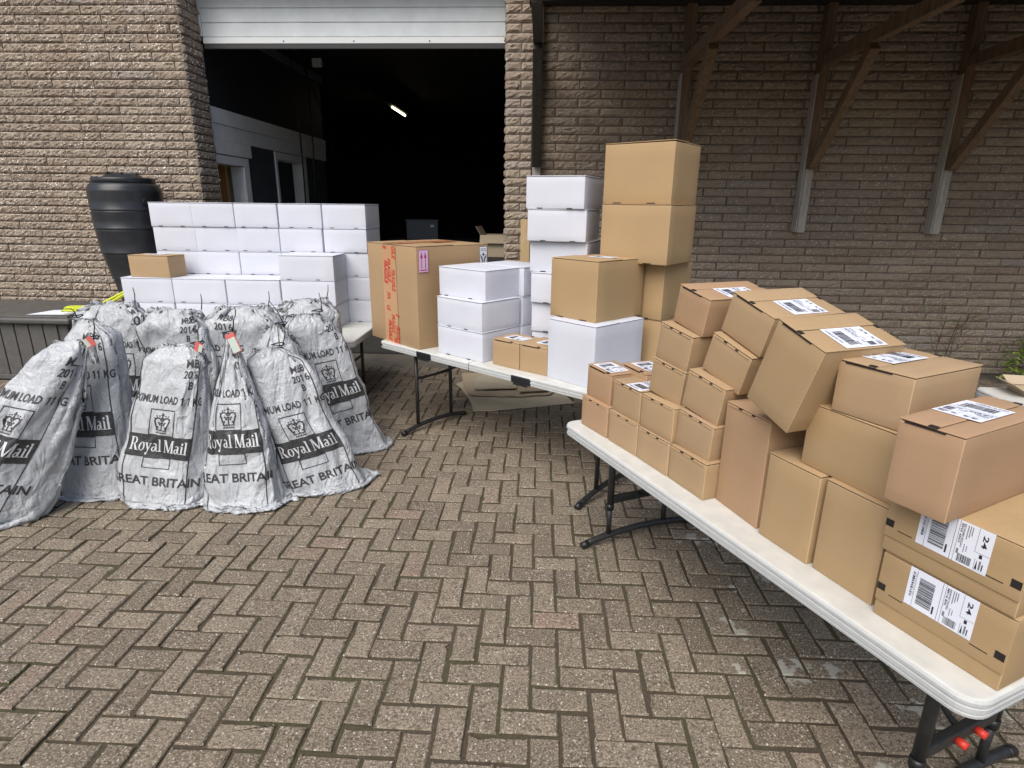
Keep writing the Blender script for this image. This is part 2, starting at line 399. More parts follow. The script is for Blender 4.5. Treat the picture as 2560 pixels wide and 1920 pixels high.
def crown_shape():
    """crown emblem in a unit square, list of polygons"""
    P = []
    def rect(x0, y0, x1, y1): P.append([(x0, y0), (x1, y0), (x1, y1), (x0, y1)])
    def disc(x, y, r, n=10): P.append([(x+r*math.cos(2*math.pi*k/n), y+r*math.sin(2*math.pi*k/n)) for k in range(n)])
    def arc(cx, cy, rx, ry, t, a0, a1, n=10):
        for k in range(n):
            a = R(a0+(a1-a0)*k/n); b = R(a0+(a1-a0)*(k+1)/n)
            P.append([(cx+(rx-t)*math.cos(a), cy+(ry-t)*math.sin(a)), (cx+rx*math.cos(a), cy+ry*math.sin(a)), (cx+rx*math.cos(b), cy+ry*math.sin(b)), (cx+(rx-t)*math.cos(b), cy+(ry-t)*math.sin(b))])
    rect(.2, .0, .8, .05); rect(.18, .14, .82, .19)
    for k in range(5): P.append([(.24+.13*k, .095), (.275+.13*k, .07), (.31+.13*k, .095), (.275+.13*k, .12)])
    P.append([(.2, .19), (.27, .19), (.14, .6), (.06, .55)]); P.append([(.8, .19), (.94, .55), (.86, .6), (.73, .19)])
    arc(.27, .56, .22, .22, .07, 10, 190); arc(.73, .56, .22, .22, .07, -10, 170)
    rect(.47, .19, .53, .62); arc(.5, .35, .17, .2, .05, 20, 160, 8)
    for x, y in ((.28, .3), (.4, .42), (.6, .42), (.72, .3), (.33, .52), (.67, .52)): disc(x, y, .045)
    for x, y in ((.08, .72), (.2, .83), (.34, .84), (.66, .84), (.8, .83), (.92, .72)): disc(x, y, .035, 8)
    disc(.5, .72, .07); rect(.47, .78, .53, .98); rect(.42, .86, .58, .91)
    return P
CROWN = crown_shape()

# ================================================================== GROUND
def outline(hx, hy):
    c = .004; nx = 6 if hx > .07 else 3; ny = 6 if hy > .07 else 3; p = []
    p += [(x, -hy) for x in np.linspace(-hx+c, hx-c, nx)]; p += [(hx, y) for y in np.linspace(-hy+c, hy-c, ny)]
    p += [(x, hy) for x in np.linspace(hx-c, -hx+c, nx)]; p += [(-hx, y) for y in np.linspace(hy-c, -hy+c, ny)]
    return p
def build_paving():
    rs = np.random.RandomState(3)
    x0, x1, y0, y1 = -7.0, 6.0, -1.6, 5.57
    bricks = []
    a = .1
    for j in range(int((y0-1.95)/a)-2, int((y1-1.95)/a)+2):
        for i in range(int(x0/a)-2, int(x1/a)+2):
            k = (i-j) % 4
            if k == 0: bricks.append((i*a, (i+2)*a, 1.95+j*a, 1.95+(j+1)*a))
            elif k == 3: bricks.append((i*a, (i+1)*a, 1.95+j*a, 1.95+(j+2)*a))
    for i in range(int(x0/a), int(x1/a)): bricks.append((i*a, i*a+a, 5.572, 5.77))
    V = []; F = []; A = []; MI = []
    for (bx0, bx1, by0, by1) in bricks:
        if by0 < 5.5:
            by1 = min(by1, y1)
            if by1-by0 < .02 or by0 < y0 or bx0 < x0 or bx1 > x1: continue
        g = .0029+rs.rand(4)*.0026; g[1] += .0010; g[3] += .0010; ch = .0026+rs.rand()*.0028
        jx, jy = rs.randn(2)*.0018; rot = rs.randn()*.009
        cx, cy = (bx0+bx1)/2, (by0+by1)/2; hx, hy = (bx1-bx0)/2, (by1-by0)/2
        P2 = []
        for (x_, y_) in outline(hx, hy):
            P2.append((x_, y_))
        P2 = np.array(P2); n = len(P2)
        # edges worn in and out, now and then a chipped corner
        nrm = P2/np.array((hx, hy)); wear = np.abs(rs.randn(n))*.0013+rs.rand()*.001
        if rs.rand() < .16: wear[rs.randint(n)] += rs.uniform(.004, .012)
        side = np.where(np.abs(nrm) > .93, np.sign(nrm), 0)
        gg = np.where(side[:, :1] < 0, g[0], g[2])*np.abs(side[:, :1]), np.where(side[:, 1:] < 0, g[1], g[3])*np.abs(side[:, 1:])
        P2 = P2-side*np.concatenate(gg, 1)-side*wear[:, None]
        co, si = math.cos(rot), math.sin(rot)
        def put(p, z): return np.column_stack([p[:, 0]*co-p[:, 1]*si+cx+jx, p[:, 0]*si+p[:, 1]*co+cy+jy, z])
        h = rs.randn()*.0017; tx, ty = rs.randn(2)*.012
        zt = lambda p: h+p[:, 0]*tx+p[:, 1]*ty
        top = P2-side*ch; o = len(V)
        V += [tuple(v) for v in np.concatenate([put(top, zt(top)), put(P2, zt(P2)-.0035-ch*.4), put(P2, zt(P2)*0-.03)])]
        F.append(tuple(o+i for i in range(n)))
        for l in (0, 1):
            for i in range(n): F.append((o+l*n+i, o+(l+1)*n+i, o+(l+1)*n+(i+1) % n, o+l*n+(i+1) % n))
        MI += [0]*(n+1)+[1]*n  # paver sides take the dark joint colour, painting in the gap shadow
        A += [min(1, max(0, rs.rand()))]*(3*n)
    mb = MB(); mb.v = V; mb.f = F; mb.m = MI
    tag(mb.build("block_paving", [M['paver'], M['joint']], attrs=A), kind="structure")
build_paving()
g = MB(); g.add([(-60, -60, -.0075), (60, -60, -.0075), (60, 60, -.0075), (-60, 60, -.0075)], [(0, 1, 2, 3)])
tag(g.build("ground", M['joint']), kind="structure")
g = MB(); g.rbox(-8, 8, 5.775, 6.31, -.05, -.002, .008, 8); tag(g.build("concrete_apron", M['concrete'], smooth=True), kind="structure")

# ================================================================== WAREHOUSE
wh = empty("warehouse", (0, 6, 0)); tag(wh, "brown split-face brick warehouse with a half open pale roller door and a dark interior", "warehouse")
WM = Matrix.Translation((0, -6, 0))
def brick_face(bricks, O, U, N, seed, rough=.007, gap=.004, nx_len=.026, nz=5, pgap=None):
    pgap = gap if pgap is None else pgap
    """bricks: (u0,u1,z0,z1) on the plane O + u*U + z*Z, outward N"""
    rs = np.random.RandomState(seed); O, U, N = map(np.array, (O, U, N)); Z = np.array((0, 0, 1.))
    V = []; F = []; A = []; flip = np.dot(np.cross(U, Z), N) < 0; n0 = 0
    for (u0, u1, z0, z1) in bricks:
        L = u1-u0
        if L < .02: continue
        nx = max(3, int(L/nx_len)+1)
        us = np.linspace(u0+pgap, u1-pgap, nx); zs = np.linspace(z0+gap, z1-gap, nz)
        d = rs.randn(nx, nz)*rough*.75+rs.rand()*.006+.006
        low = rs.randn(nx)*rough*.5; d += low[:, None]
        d[0] = d[-1] = -.001+rs.rand(nz)*.002; d[:, 0] = -.002+rs.rand(nx)*.002; d[:, -1] = -.002+rs.rand(nx)*.003
        uu = us[:, None]+rs.randn(nx, nz)*.003; zz = zs[None, :]+rs.randn(nx, nz)*.003
        uu[0] = us[0]+rs.rand(nz)*.003; uu[-1] = us[-1]-rs.rand(nz)*.003; zz[:, 0] = zs[0]+rs.rand(nx)*.0015; zz[:, -1] = zs[-1]-rs.rand(nx)*.0025
        P = O+uu[..., None]*U+zz[..., None]*Z+d[..., None]*N
        V.append(P.reshape(-1, 3))
        idx = np.arange(nx*nz).reshape(nx, nz)+n0
        for i in range(nx-1):
            for j in range(nz-1):
                q = (idx[i, j], idx[i+1, j], idx[i+1, j+1], idx[i, j+1]); F.append(q[::-1] if flip else q)
        bd = list(idx[:, 0])+list(idx[-1, 1:])+list(idx[-2::-1, -1])+list(idx[0, -2:0:-1])
        bp = P.reshape(-1, 3)[np.array(bd)-n0]-N*.03
        V.append(bp); b0 = n0+nx*nz; nb = len(bd)
        for i in range(nb):
            q = (bd[i], b0+i, b0+(i+1) % nb, bd[(i+1) % nb]); F.append(q[::-1] if flip else q)
        n0 = b0+nb; A += [rs.rand()]*(nx*nz+nb)
    mb = MB(); mb.v = [tuple(v) for v in np.concatenate(V)]; mb.f = F; mb.m = [0]*len(F)
    return mb, A
def courses(u0, u1, zt, seed, L=.413, h=.0775, z0=0, jit=.006):
    rs = random.Random(seed); out = []; k = 0; z = z0
    while z < zt:
        u = u0-(k % 2)*L/2-rs.uniform(0, .03)
        while u < u1:
            a, b = max(u, u0), min(u+L+rs.uniform(-jit, jit), u1)
            if b-a > .03: out.append((a, b, z, z+h))
            u = u+L if b < u1 else u1
            u = max(u, b)
        z += h; k += 1
    return out
XL, XR, YW = -3.39, -.36, 6.0
def wpart(mb, name, mats, **kw): return mb.build(name, mats, parent=wh, M4=WM, **kw)
mb, A = brick_face(courses(-7.2, XL-.002, 4.1, 11), (0, YW, 0), (1, 0, 0), (0, -1, 0), 1, .0052, .0032, .020, 6, .0014)
wl = wpart(mb, "brick_wall", M['brick'], attrs=A); tag(wl, "brown brick pier left of the roller door, lit by open sky")
mb, A = brick_face(courses(0, .37, 4.1, 12, .37), (XL, YW, 0), (0, 1, 0), (1, 0, 0), 2, .0052, .0032, .020, 6, .0014)
b = mb.build("door_reveal", M['brick'], parent=wl, attrs=A)
mb = MB(); mb.box(-7.2, XL-.012, YW+.010, YW+.37, 0, 4.1); mb.build("mortar_bed", M['mortar'], parent=wl)
# right-hand wall with a narrow quoin strip beside the door
q = []
z = 0; k = 0
while z < 3.8:
    if k % 2: q += [(XR, XR+.27, z, z+.0775)]
    else: q += [(XR, XR+.14, z, z+.0775), (XR+.14, XR+.27, z, z+.0775)]
    z += .0775; k += 1
mb, A = brick_face(q+courses(XR+.27, 11, 3.8, 13), (0, YW, 0), (1, 0, 0), (0, -1, 0), 5, .0048, .0045)
wr = wpart(mb, "brick_wall", M['brickr'], attrs=A); tag(wr, "long brown brick wall right of the door, shaded by a canopy")
mb, A = brick_face(courses(0, .37, 3.8, 14, .37), (XR, YW, 0), (0, 1, 0), (-1, 0, 0), 6, .006)
mb.build("door_reveal", M['brick'], parent=wr, attrs=A)
mb = MB(); mb.box(XR+.012, 11, YW+.003, YW+.37, 0, 3.8); mb.build("mortar_bed", M['mortarr'], parent=wr)
mb = MB(); mb.box(XL, XR, YW+.02, YW+.34, 3.62, 4.4); mb.box(-7.2, XL-.005, YW+.02, YW+.36, 4.105, 4.4); mb.box(XR+.005, 11, YW+.02, YW+.36, 3.805, 4.4); wpart(mb, "lintel", M['mortar'])
# roller door
mb = MB(); z = 3.155
while z < 3.75:
    mb.rbox(XL+.02, XR-.005, 6.36, 6.385, z+.004, z+.122, .006, 6)
    mb.box(XL+.02, XR-.005, 6.372, 6.38, z-.006, z+.006); z += .125
rd = wpart(mb, "roller_door", M['shutter'], smooth=False)
mb = MB(); mb.rbox(XL+.02, XR-.005, 6.35, 6.392, 3.098, 3.152, .003, 4)
for u in (.27, .5, .745, .985):
    mb.lathe([(.006, 0), (.006, .006), (.003, .008)], 8, mi=1)
    n = 3*8; T = Matrix.Translation((XL+.02+(XR-XL)*u-.01, 6.35, 3.118)) @ Matrix.Rotation(R(90), 4, 'X')
    mb.v[-n:] = [tuple(T @ Vector(v)) for v in mb.v[-n:]]
mb.build("bottom_rail", [M['shutterrail'], M['leg']], parent=rd)
mb = MB(); mb.rbox(XL+.02, XR-.005, 6.355, 6.388, 3.052, 3.0975, .006, 8); mb.build("rubber_seal", M['rubber'], parent=rd)
mb = MB(); mb.box(XL+.001, XL+.018, 6.345, 6.40, 3.16, 3.75); mb.build("guide_rail", M['shutterrail'], parent=rd)
# interior shell
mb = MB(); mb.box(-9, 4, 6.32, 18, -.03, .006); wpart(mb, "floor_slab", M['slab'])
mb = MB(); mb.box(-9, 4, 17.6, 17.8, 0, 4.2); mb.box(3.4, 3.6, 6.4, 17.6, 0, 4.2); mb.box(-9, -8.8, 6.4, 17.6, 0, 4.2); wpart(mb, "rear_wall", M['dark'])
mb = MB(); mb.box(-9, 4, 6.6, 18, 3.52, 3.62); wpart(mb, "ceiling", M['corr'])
mb = MB()                       # office block: left wall of the bay
XI = -3.46
mb.box(XI-.12, XI, 6.41, 9.8, 2.56, 3.515); wpart(mb, "upper_cladding", M['blackgrey'])
mb = MB(); mb.box(XI-.12, XI, 7.17, 7.92, .007, 2.25); mb.box(XI-.12, XI, 8.95, 9.8, .007, 2.35); mb.box(-6, XI-.005, 9.7, 9.8, .007, 3.5)
wpart(mb, "inner_wall", M['bluegrey'])
mb = MB(); mb.rbox(XI-.10, XI+.03, 6.41, 9.8, 2.40, 2.555, .004, 3); mb.rbox(XI-.10, XI+.022, 6.41, 9.8, 2.245, 2.397, .004, 3); mb.rbox(XI-.1, XI+.026, 6.41, 7.25, 2.10, 2.243, .003, 3); wpart(mb, "white_fascia", M['whitepaint'])
for (ya, yb, zt, nm) in ((6.41, 7.17, 2.09, 'door_frame'), (7.92, 8.95, 2.235, 'door_frame')):
    mb = MB(); mb.rbox(XI-.14, XI+.02, ya, yb, zt-.09, zt, .003, 2); mb.rbox(XI-.14, XI+.02, yb-.13, yb-.001, .007, zt-.092, .003, 2); mb.rbox(XI-.14, XI+.02, ya+.001, ya+.05, .007, zt-.092, .003, 2)
    fr = wpart(mb, nm, M['whitepaint'])
    if ya < 7:
        k = MB(); k.rbox(XI-.24, XI-.15, 6.93, 6.972, .01, 2.0, .003, 2); k.build("door_leaf", M['orangewood'], parent=fr)
        k = MB(); k.box(-5.2, XI-.14, 7.2, 7.25, .007, 2.6); k.box(-5.4, -5.2, 6.4, 7.25, .007, 2.6); k.build("office_wall", M['cream'], parent=fr)
    else:
        k = MB(); k.box(XI-.9, XI-.2, 8.3, 8.34, .01, 2.1); k.build("door_leaf", M['dark'], parent=fr)
mb = MB(); mb.rbox(XI-.02, XI+.05, 6.5, 9.8, 3.37, 3.46, .004, 4); wpart(mb, "cable_tray", M['cratem'])
mb = MB()
for (p, q_, sag) in (((-3.28, 8.3, 3.5), (-3.32, 8.45, 1.2), .03), ((-3.2, 8.3, 3.5), (-3.3, 9.75, 2.3), .05), ((-3.3, 8.9, 3.45), (-3.34, 8.9, 1.5), .02)):
    P = []
    for k in range(13):
        t = k/12; a_ = Vector(p).lerp(Vector(q_), t); a_.x += math.sin(t*math.pi)*sag; P.append(a_)
    mb.tube(P, .011, 6)
wpart(mb, "hanging_cable", M['blackplastic'], smooth=True)
mb = MB(); mb.rbox(-2.98, -2.84, 8.2, 8.3, 3.30, 3.42, .01, 2); mb.rbox(-2.95, -2.83, 8.15, 8.2, 3.26, 3.36, .006, 2, mi=1); mb.tube([(-2.9, 8.26, 3.34), (-3.1, 8.3, 3.6), (-3.3, 8.3, 3.5)], .02, 8)
wpart(mb, "floodlight", [M['blackgrey'], M['milky']])
# timber canopy on the right
def bracket(x, mats, first=False):
    root = empty("timber_bracket", (x, YW, 0)); root.parent = wh; root.location = (x, 0, 0)
    tie, up, strut, foot = mats
    w = .040
    mb = MB(); mb.rbox(-w, w, -.115, -.008, 1.96, 3.30, .004, 4); a_ = mb.build("post", M[up], parent=root); weld(a_)
    mb = MB(); mb.rbox(-w+.002, w-.002, -.113, -.008, 1.385, 1.957, .006, 4); mb.build("post_foot", M[foot], parent=root)
    mb = MB(); mb.rbox(-w-.014, -w-.001, -.112, -.01, 1.39, 2.75, .003, 2); mb.build("side_lath", M['greywood' if not first else 'darkwood'], parent=root)
    mb = MB(); mb.rbox(-.036, .036, -1.85, -.118, 2.80, 2.90, .005, 8); mb.build("tie_beam", M[tie], parent=root)
    L = math.hypot(.93-.12, 2.80-1.97)
    T = Matrix.Translation((0, -.135, 1.975)) @ Matrix.Rotation(math.atan2(.93-.12, 2.80-1.97), 4, 'X')
    mb = MB(); mb.rbox(-.038, .038, -.045, .045, 0.0, L-.03, .005, 6, M4=T); mb.build("strut", M[strut], parent=root)
    return root
bracket(-.06, ('darkwood', 'darkwood', 'darkwood', 'greywood'), True)
for x, ft in ((1.27, 'greywood'), (2.465, 'greywood'), (3.71, 'greywood'), (4.95, 'greywood')):
    bracket(x, ('wood', 'wood', 'wood', ft))
mb = MB(); mb.rbox(-.15, 11, 5.85, 5.99, 3.302, 3.42, .005, 4); mb.box(-.15, 11, 4.06, 4.14, 2.905, 2.95)
wpart(mb, "wall_plate", M['roof'])
mb = MB(); mb.add([(-.15, 3.5, 2.80), (11, 3.5, 2.80), (11, 5.85, 3.62), (-.15, 5.85, 3.62), (-.15, 3.5, 2.87), (11, 3.5, 2.87), (11, 5.85, 3.69), (-.15, 5.85, 3.69)], [(3, 2, 1, 0), (4, 5, 6, 7), (0, 1, 5, 4), (2, 3, 7, 6), (1, 2, 6, 5), (3, 0, 4, 7)])  # unseen outer overhang stretched beyond the tie beams to darken the wall
wpart(mb, "canopy_roof", M['roof'])

# ---- things inside the bay
sl = empty("strip_light", (-2.72, 11.9, 3.27)); tag(sl, "lit fluorescent strip light hanging under the dark warehouse roof", "light")
mb = MB(); mb.rbox(-.06, .06, -.95, .55, .02, .08, .005, 2); mb.build("batten", M['dark'], parent=sl)
mb = MB(); mb.tube([(0, -.52, 0), (0, .50, 0)], .019, 10); mb.build("tube", M['tube'], parent=sl, smooth=True)
mb = MB(); mb.tube([(0, -.6, .08), (0, -.6, .26)], .006, 6); mb.tube([(0, .5, .08), (0, .5, .26)], .006, 6); mb.build("hanger", M['dark'], parent=sl)
def crate(loc, rz, lab):
    t = empty("plastic_crate", loc, rz); tag(t, lab, "crate", "grey plastic crates in the warehouse")
    mb = MB(); w, d, h, k = .52, .36, .30, .012
    for a_ in ((-w/2, w/2, -d/2, -d/2+k), (-w/2, w/2, d/2-k, d/2), (-w/2, -w/2+k, -d/2+k+.001, d/2-k-.001), (w/2-k, w/2, -d/2+k+.001, d/2-k-.001)): mb.box(*a_, .012, h)
    mb.box(-w/2, w/2, -d/2, d/2, 0, .011); mb.build("tub", M['cratem'], parent=t)
    mb = MB(); mb.rbox(-w/2-.015, w/2+.015, -d/2-.015, d/2+.015, h, h+.022, .006, 2); mb.build("rim", M['cratem'], parent=t)
    mb = MB(); mb.box(w/2-.12, w/2-.06, -d/2-.004, -d/2-.001, .2, .24); mb.build("label", M['whitepaint'], parent=t)
    return t
mb = MB(); mb.rbox(-2.6, -.5, 10.0, 10.7, .98, 1.04, .005, 2)
for x in (-2.5, -.6):
    for y in (10.06, 10.64): mb.box(x-.03, x+.03, y-.03, y+.03, .006, .98)
t = mb.build("workbench", M['dark']); tag(t, "long dark workbench standing deep inside the warehouse", "bench")
crate((-2.02, 10.3, 1.04), .1, "grey lidded plastic crate on the dark workbench inside the warehouse")
def open_carton(loc, rz, w, d, h, lab, mat, fl=.16, grp=None, flaps=(60, 55, 40, 60)):
    t = empty("open_carton", loc, rz); tag(t, lab, "box", grp); k = .006
    mb = MB()
    for a_ in ((0, w, 0, k), (0, w, d-k, d), (0, k, k+.001, d-k-.001), (w-k, w, k+.001, d-k-.001)): mb.box(*a_, .006, h)
    mb.box(0, w, 0, d, 0, .005); mb.build("body", M[mat], parent=t)
    for nm, (px, py, rot, L) in enumerate(((0, 0, 0, w), (w, d, 180, w), (0, d, 270, d), (w, 0, 90, d))):
        a_ = flaps[nm]
        T = Matrix.Translation((px, py, h+.001)) @ Matrix.Rotation(R(rot), 4, 'Z') @ Matrix.Rotation(R(a_), 4, 'X')
        m2 = MB(); m2.box(.004, L-.004, 0, .004, .002, fl, M4=T); m2.build("flap", M[mat], parent=t)
    return t
open_carton((-.80, 7.9, .95), -.1, .5, .4, .28, "pale open carton on the trolley just inside the door's right edge", 'oldcard', .12, None, (150, 170, 30, 30))
mb = MB(); mb.rbox(-.98, -.2, 7.6, 8.5, .90, .945, .004, 2)
for x in (-.94, -.25):
    for y in (7.66, 8.44): mb.tube([(x, y, .01), (x, y, .9)], .02, 8)
mb.rbox(-.96, -.22, 7.62, 8.48, .25, .29, .004, 2)
t = mb.build("trolley", M['blackgrey']); tag(t, "dark two-shelf trolley carrying an open carton inside the door", "trolley")
t = MB(); t.rbox(-.72, -.20, 6.95, 7.45, .78, .86, .012, 2); t.box(-.64, -.56, 7.0, 7.4, .006, .779); t.box(-.34, -.26, 7.0, 7.4, .006, .779)
t = t.build("small_stand", M['whitepaint']); tag(t, "low white topped stand just inside the right door jamb", "stand")
mb = MB(); 
for k in range(5): mb.lathe([(.001, .862), (.04+.012*k % .02, .868), (.035, .91), (.012, .95)], 9, (-.47+.055*k, 7.05+.05*math.sin(k*2)))
t = mb.build("crumpled_cloth", M['whitepaint'], smooth=True); tag(t, "small crumpled white cloth on the white stand inside the door", "cloth")

# ================================================================== against the left wall
dk = empty("storage_bench", (-4.16, 4.93, 0)); tag(dk, "dark grey resin storage box with plank sides against the left brick wall", "storage box")
mb = MB(); W_, D_ = 1.55, .95
mb.rbox(-W_, -.06, .05, D_-.03, .015, .06, .006, 3)
x = -W_+.04
while x < -.2:
    xb = min(x+.132, -.07); mb.rbox(x, xb-.008, .055, .09, .06, .535, .005, 2); x += .135
mb.rbox(-W_+.03, -.08, .07, D_-.04, .05, .53, .01, 2)
y = .1
while y < D_-.1: mb.rbox(-.082, -.05, y, y+.125, .06, .535, .005, 2); y += .135
mb.build("body", M['deck'], parent=dk)
mb = MB(); mb.rbox(-W_-.03, 0, 0, D_, .545, .60, .02, 6); mb.rbox(-W_, -.035, .04, D_-.03, .598, .612, .008, 4); mb.build("lid", M['decklid'], parent=dk, smooth=True)
mb = MB(); mb.rbox(-W_-.05, -.95, .035, .06, .1, .44, .006, 2); mb.build("side_panel", M['deck'], parent=dk)
mb = MB(); mb.rbox(-1.08, -.98, .028, .036, .385, .40, .003, 2); mb.build("latch", M['blackplastic'], parent=dk)
sh = MB(); sh.add([(-4.62, 5.02, .616), (-4.26, 5.06, .615), (-4.24, 5.30, .619), (-4.56, 5.27, .616)], [(0, 1, 2, 3)]); sh.add([(-4.62, 5.02, .6145), (-4.26, 5.06, .6135), (-4.24, 5.30, .6175), (-4.56, 5.27, .6145)], [(3, 2, 1, 0)])
tag(sh.build("paper_sheet", M['white']), "white sheet of paper lying on the dark grey storage box lid", "paper")
mb = MB()
def loop(c, rx, ry, z, tilt, n=22, a0=0, a1=360):
    return [(c[0]+rx*math.cos(R(a0+(a1-a0)*k/n)), c[1]+ry*math.sin(R(a0+(a1-a0)*k/n)), z+tilt*math.cos(R(a0+(a1-a0)*k/n))+.004*math.sin(k*1.3)) for k in range(n+1)]
for k in range(2):
    L1 = loop((-4.12+.01*k, 5.08+.03*k), .20, .05+.012*k, .66+.022*k, .012, 16, 60, 300)
    mb.tube([(-3.66, 5.32, .90-.012*k), (-3.8, 5.25, .82-.014*k), (-3.98, 5.13, .71)]+L1+[(-3.97, 5.02, .66+.01*k), (-3.8, 5.12, .77-.01*k), (-3.64, 5.28, .88-.01*k)], .009, 8)
mb.tube([(-3.66, 5.32, .89), (-3.62, 5.3, .84), (-3.60, 5.29, .76), (-3.60, 5.29, .70)], .009, 8)
tag(mb.build("hose_coil", M['yellow'], smooth=True), "bundled bright yellow green hose draped from the green can onto the storage box", "hose")
# green watering can under the butt
wc = empty("watering_can", (-3.66, 5.36, 0)); tag(wc, "green plastic watering can on the stand beside the black water butt", "watering can")
mb = MB(); mb.lathe([(.15, .62), (.165, .64), (.15, .86), (.09, .90)], 20, (.05, .0)); mb.build("body", M['green'], parent=wc, smooth=True)
mb = MB(); mb.tube([(.05, -.1, .9), (.05, -.16, .98), (.05, .0, 1.03), (.05, .1, .92)], .014, 8); mb.build("handle", M['green'], parent=wc, smooth=True)
# water butt
wb = empty("water_butt", (-3.83, 5.50, 0)); tag(wb, "tall black plastic water butt with screw lid behind the white cartons", "water butt")
mb = MB()
for k in range(4): mb.tube([(.26*math.cos(R(45+90*k)), .26*math.sin(R(45+90*k)), .0), (.23*math.cos(R(45+90*k)), .23*math.sin(R(45+90*k)), .6)], .03, 8)
mb.lathe([(.28, .57), (.32, .58), (.32, .615), (.28, .62)], 24); mb.build("stand", M['blackplastic'], parent=wb)
prof = [(.22, .621), (.245, .66)]
prof = [(.15, .621), (.17, .64)]
for (z0_, z1_, r0, r1) in ((.64, .90, .20, .265), (.90, 1.14, .27, .325), (1.14, 1.36, .33, .353), (1.36, 1.52, .356, .362), (1.52, 1.70, .362, .364)):
    for t in (0, .04, .08, .5, .92, .96): prof.append((r0+(r1-r0)*t+(-.012 if t < .03 else (.007 if t < .06 else 0)), z0_+(z1_-z0_)*t))
prof += [(.360, 1.70), (.352, 1.725), (.335, 1.748), (.315, 1.758)]
mb = MB(); mb.lathe(prof, 48); mb.build("barrel", M['butt'], parent=wb, smooth=True)
mb = MB(); mb.lathe([(.30, 1.759), (.307, 1.764), (.307, 1.797), (.297, 1.807), (.2, 1.81), (.17, 1.832), (.1, 1.845), (.03, 1.848)], 48, rad=lambda r, a: r+(.003*math.cos(a*24) if r > .296 else 0)); lid = mb.build("lid", M['butt'], parent=wb, smooth=True)
mb = MB()
for k in range(3): mb.rbox(-.17, .17, -.012, .012, 1.81, 1.852, .006, 4, M4=Matrix.Rotation(R(60*k), 4, 'Z'))
mb.build("rib", M['butt'], parent=lid)
mb = MB(); mb.lathe([(.03, 0), (.03, .03), (.02, .035)], 12); mb.build("overflow_plug", M['blackplastic'], parent=wb, M4=Matrix.Translation((.31, -.17, 1.60)) @ Matrix.Rotation(R(-30), 4, 'Z') @ Matrix.Rotation(R(90), 4, 'Y'))
wb.scale = (.82, .82, 1.0)
# milky container between sacks and storage box
mb = MB(); mb.lathe([(.14, .0), (.17, .02), (.19, .4), (.18, .62), (.12, .70), (.07, .72)], 20, rad=lambda r, a: r*(1+.05*math.sin(3*a)+.03*math.sin(7*a+1)))
o = mb.build("clear_bag", M['milky'], smooth=True); o.location = (-3.62, 4.75, 0); tag(o, "half clear milky plastic bag behind the sacks by the storage box", "bag")
# plank leaning on the pier
mb = MB(); T = Matrix.Translation((-.155, 5.80, 0)) @ Matrix.Rotation(R(-5), 4, 'X'); mb.rbox(-.045, .045, -.02, .02, .004, 1.48, .004, 8, M4=T)
tag(mb.build("pine_plank", M['pale_wood']), "pale new pine plank leaning on the brick pier right of the door", "plank")
# shrub and bare climber at the right
sb = empty("green_shrub", (4.80, 5.62, 0.06)); tag(sb, "small bright green leafy shrub at the foot of the right wall", "shrub")
mb = MB(); A = []; rs = random.Random(5)
for k in range(520):
    a_ = rs.uniform(0, 6.28); rr = .34*rs.random()**.5; z = rs.uniform(.02, .50)*(1-.35*rr/.34)
    p = Vector((rr*math.cos(a_)*1.4+.1, rr*math.sin(a_)*.8, z)); s = rs.uniform(.02, .038)
    T = Matrix.Translation(p) @ Matrix.Rotation(rs.uniform(0, 6.3), 4, 'Z') @ Matrix.Rotation(rs.uniform(-.9, .6), 4, 'X')
    mb.add([(0, -s, 0), (s*.55, -.2*s, s*.12), (0, s, -.1*s), (-s*.55, -.2*s, s*.12)], [(0, 1, 2), (0, 2, 3)], 0, T); A += [rs.random()]*4
mb.build("foliage", M['leaf'], parent=sb, attrs=A)
mb = MB()
for k in range(14):
    a_ = rs.uniform(0, 6.28); mb.tube([(0, 0, 0), (.1*math.cos(a_), .07*math.sin(a_), .18), (.3*math.cos(a_), .2*math.sin(a_), .4)], [.006, .005, .002], 5)
mb.build("stem", M['twig'], parent=sb)
cl = empty("bare_climber", (4.05, 5.93, 0)); tag(cl, "bare twiggy climber growing up the right brick wall", "climber")
mb = MB(); rs = random.Random(9)
def twig(p, d, L, r, dep):
    P = [p]
    for k in range(5):
        d = (d+Vector((rs.uniform(-.25, .25), 0, rs.uniform(-.1, .25)))).normalized(); q = P[-1]+d*L/5; q.y = rs.uniform(-.03, .03); P.append(q)
    mb.tube(P, [r*(1-.12*k) for k in range(6)], 5)
    if dep:
        for k in (2, 3, 4): twig(P[k], (d+Vector((rs.choice((-1, 1))*rs.uniform(.5, 1.1), 0, .2))).normalized(), L*.55, r*.55, dep-1)
for a_ in (-.35, .3, .8): twig(Vector((0, 0, 0)), Vector((a_, 0, 1)).normalized(), .62, .0055, 1)
mb.build("stem", M['twig'], parent=cl)
mb = MB(); A = []
for k in range(110):
    x = rs.gauss(0, .28); z = rs.uniform(.0, .75); s = rs.uniform(.008, .017)
    T = Matrix.Translation((x, rs.uniform(-.05, 0), z)) @ Matrix.Rotation(rs.uniform(0, 6.3), 4, 'Y') @ Matrix.Rotation(rs.uniform(-.7, .7), 4, 'X')
    mb.add([(0, 0, -s), (s*.5, -.003, 0), (0, 0, s), (-s*.5, -.003, 0)], [(0, 1, 2, 3)], 0, T); A += [rs.random()*.4]*4
mb.build("foliage", M['leaf'], parent=cl, attrs=A)

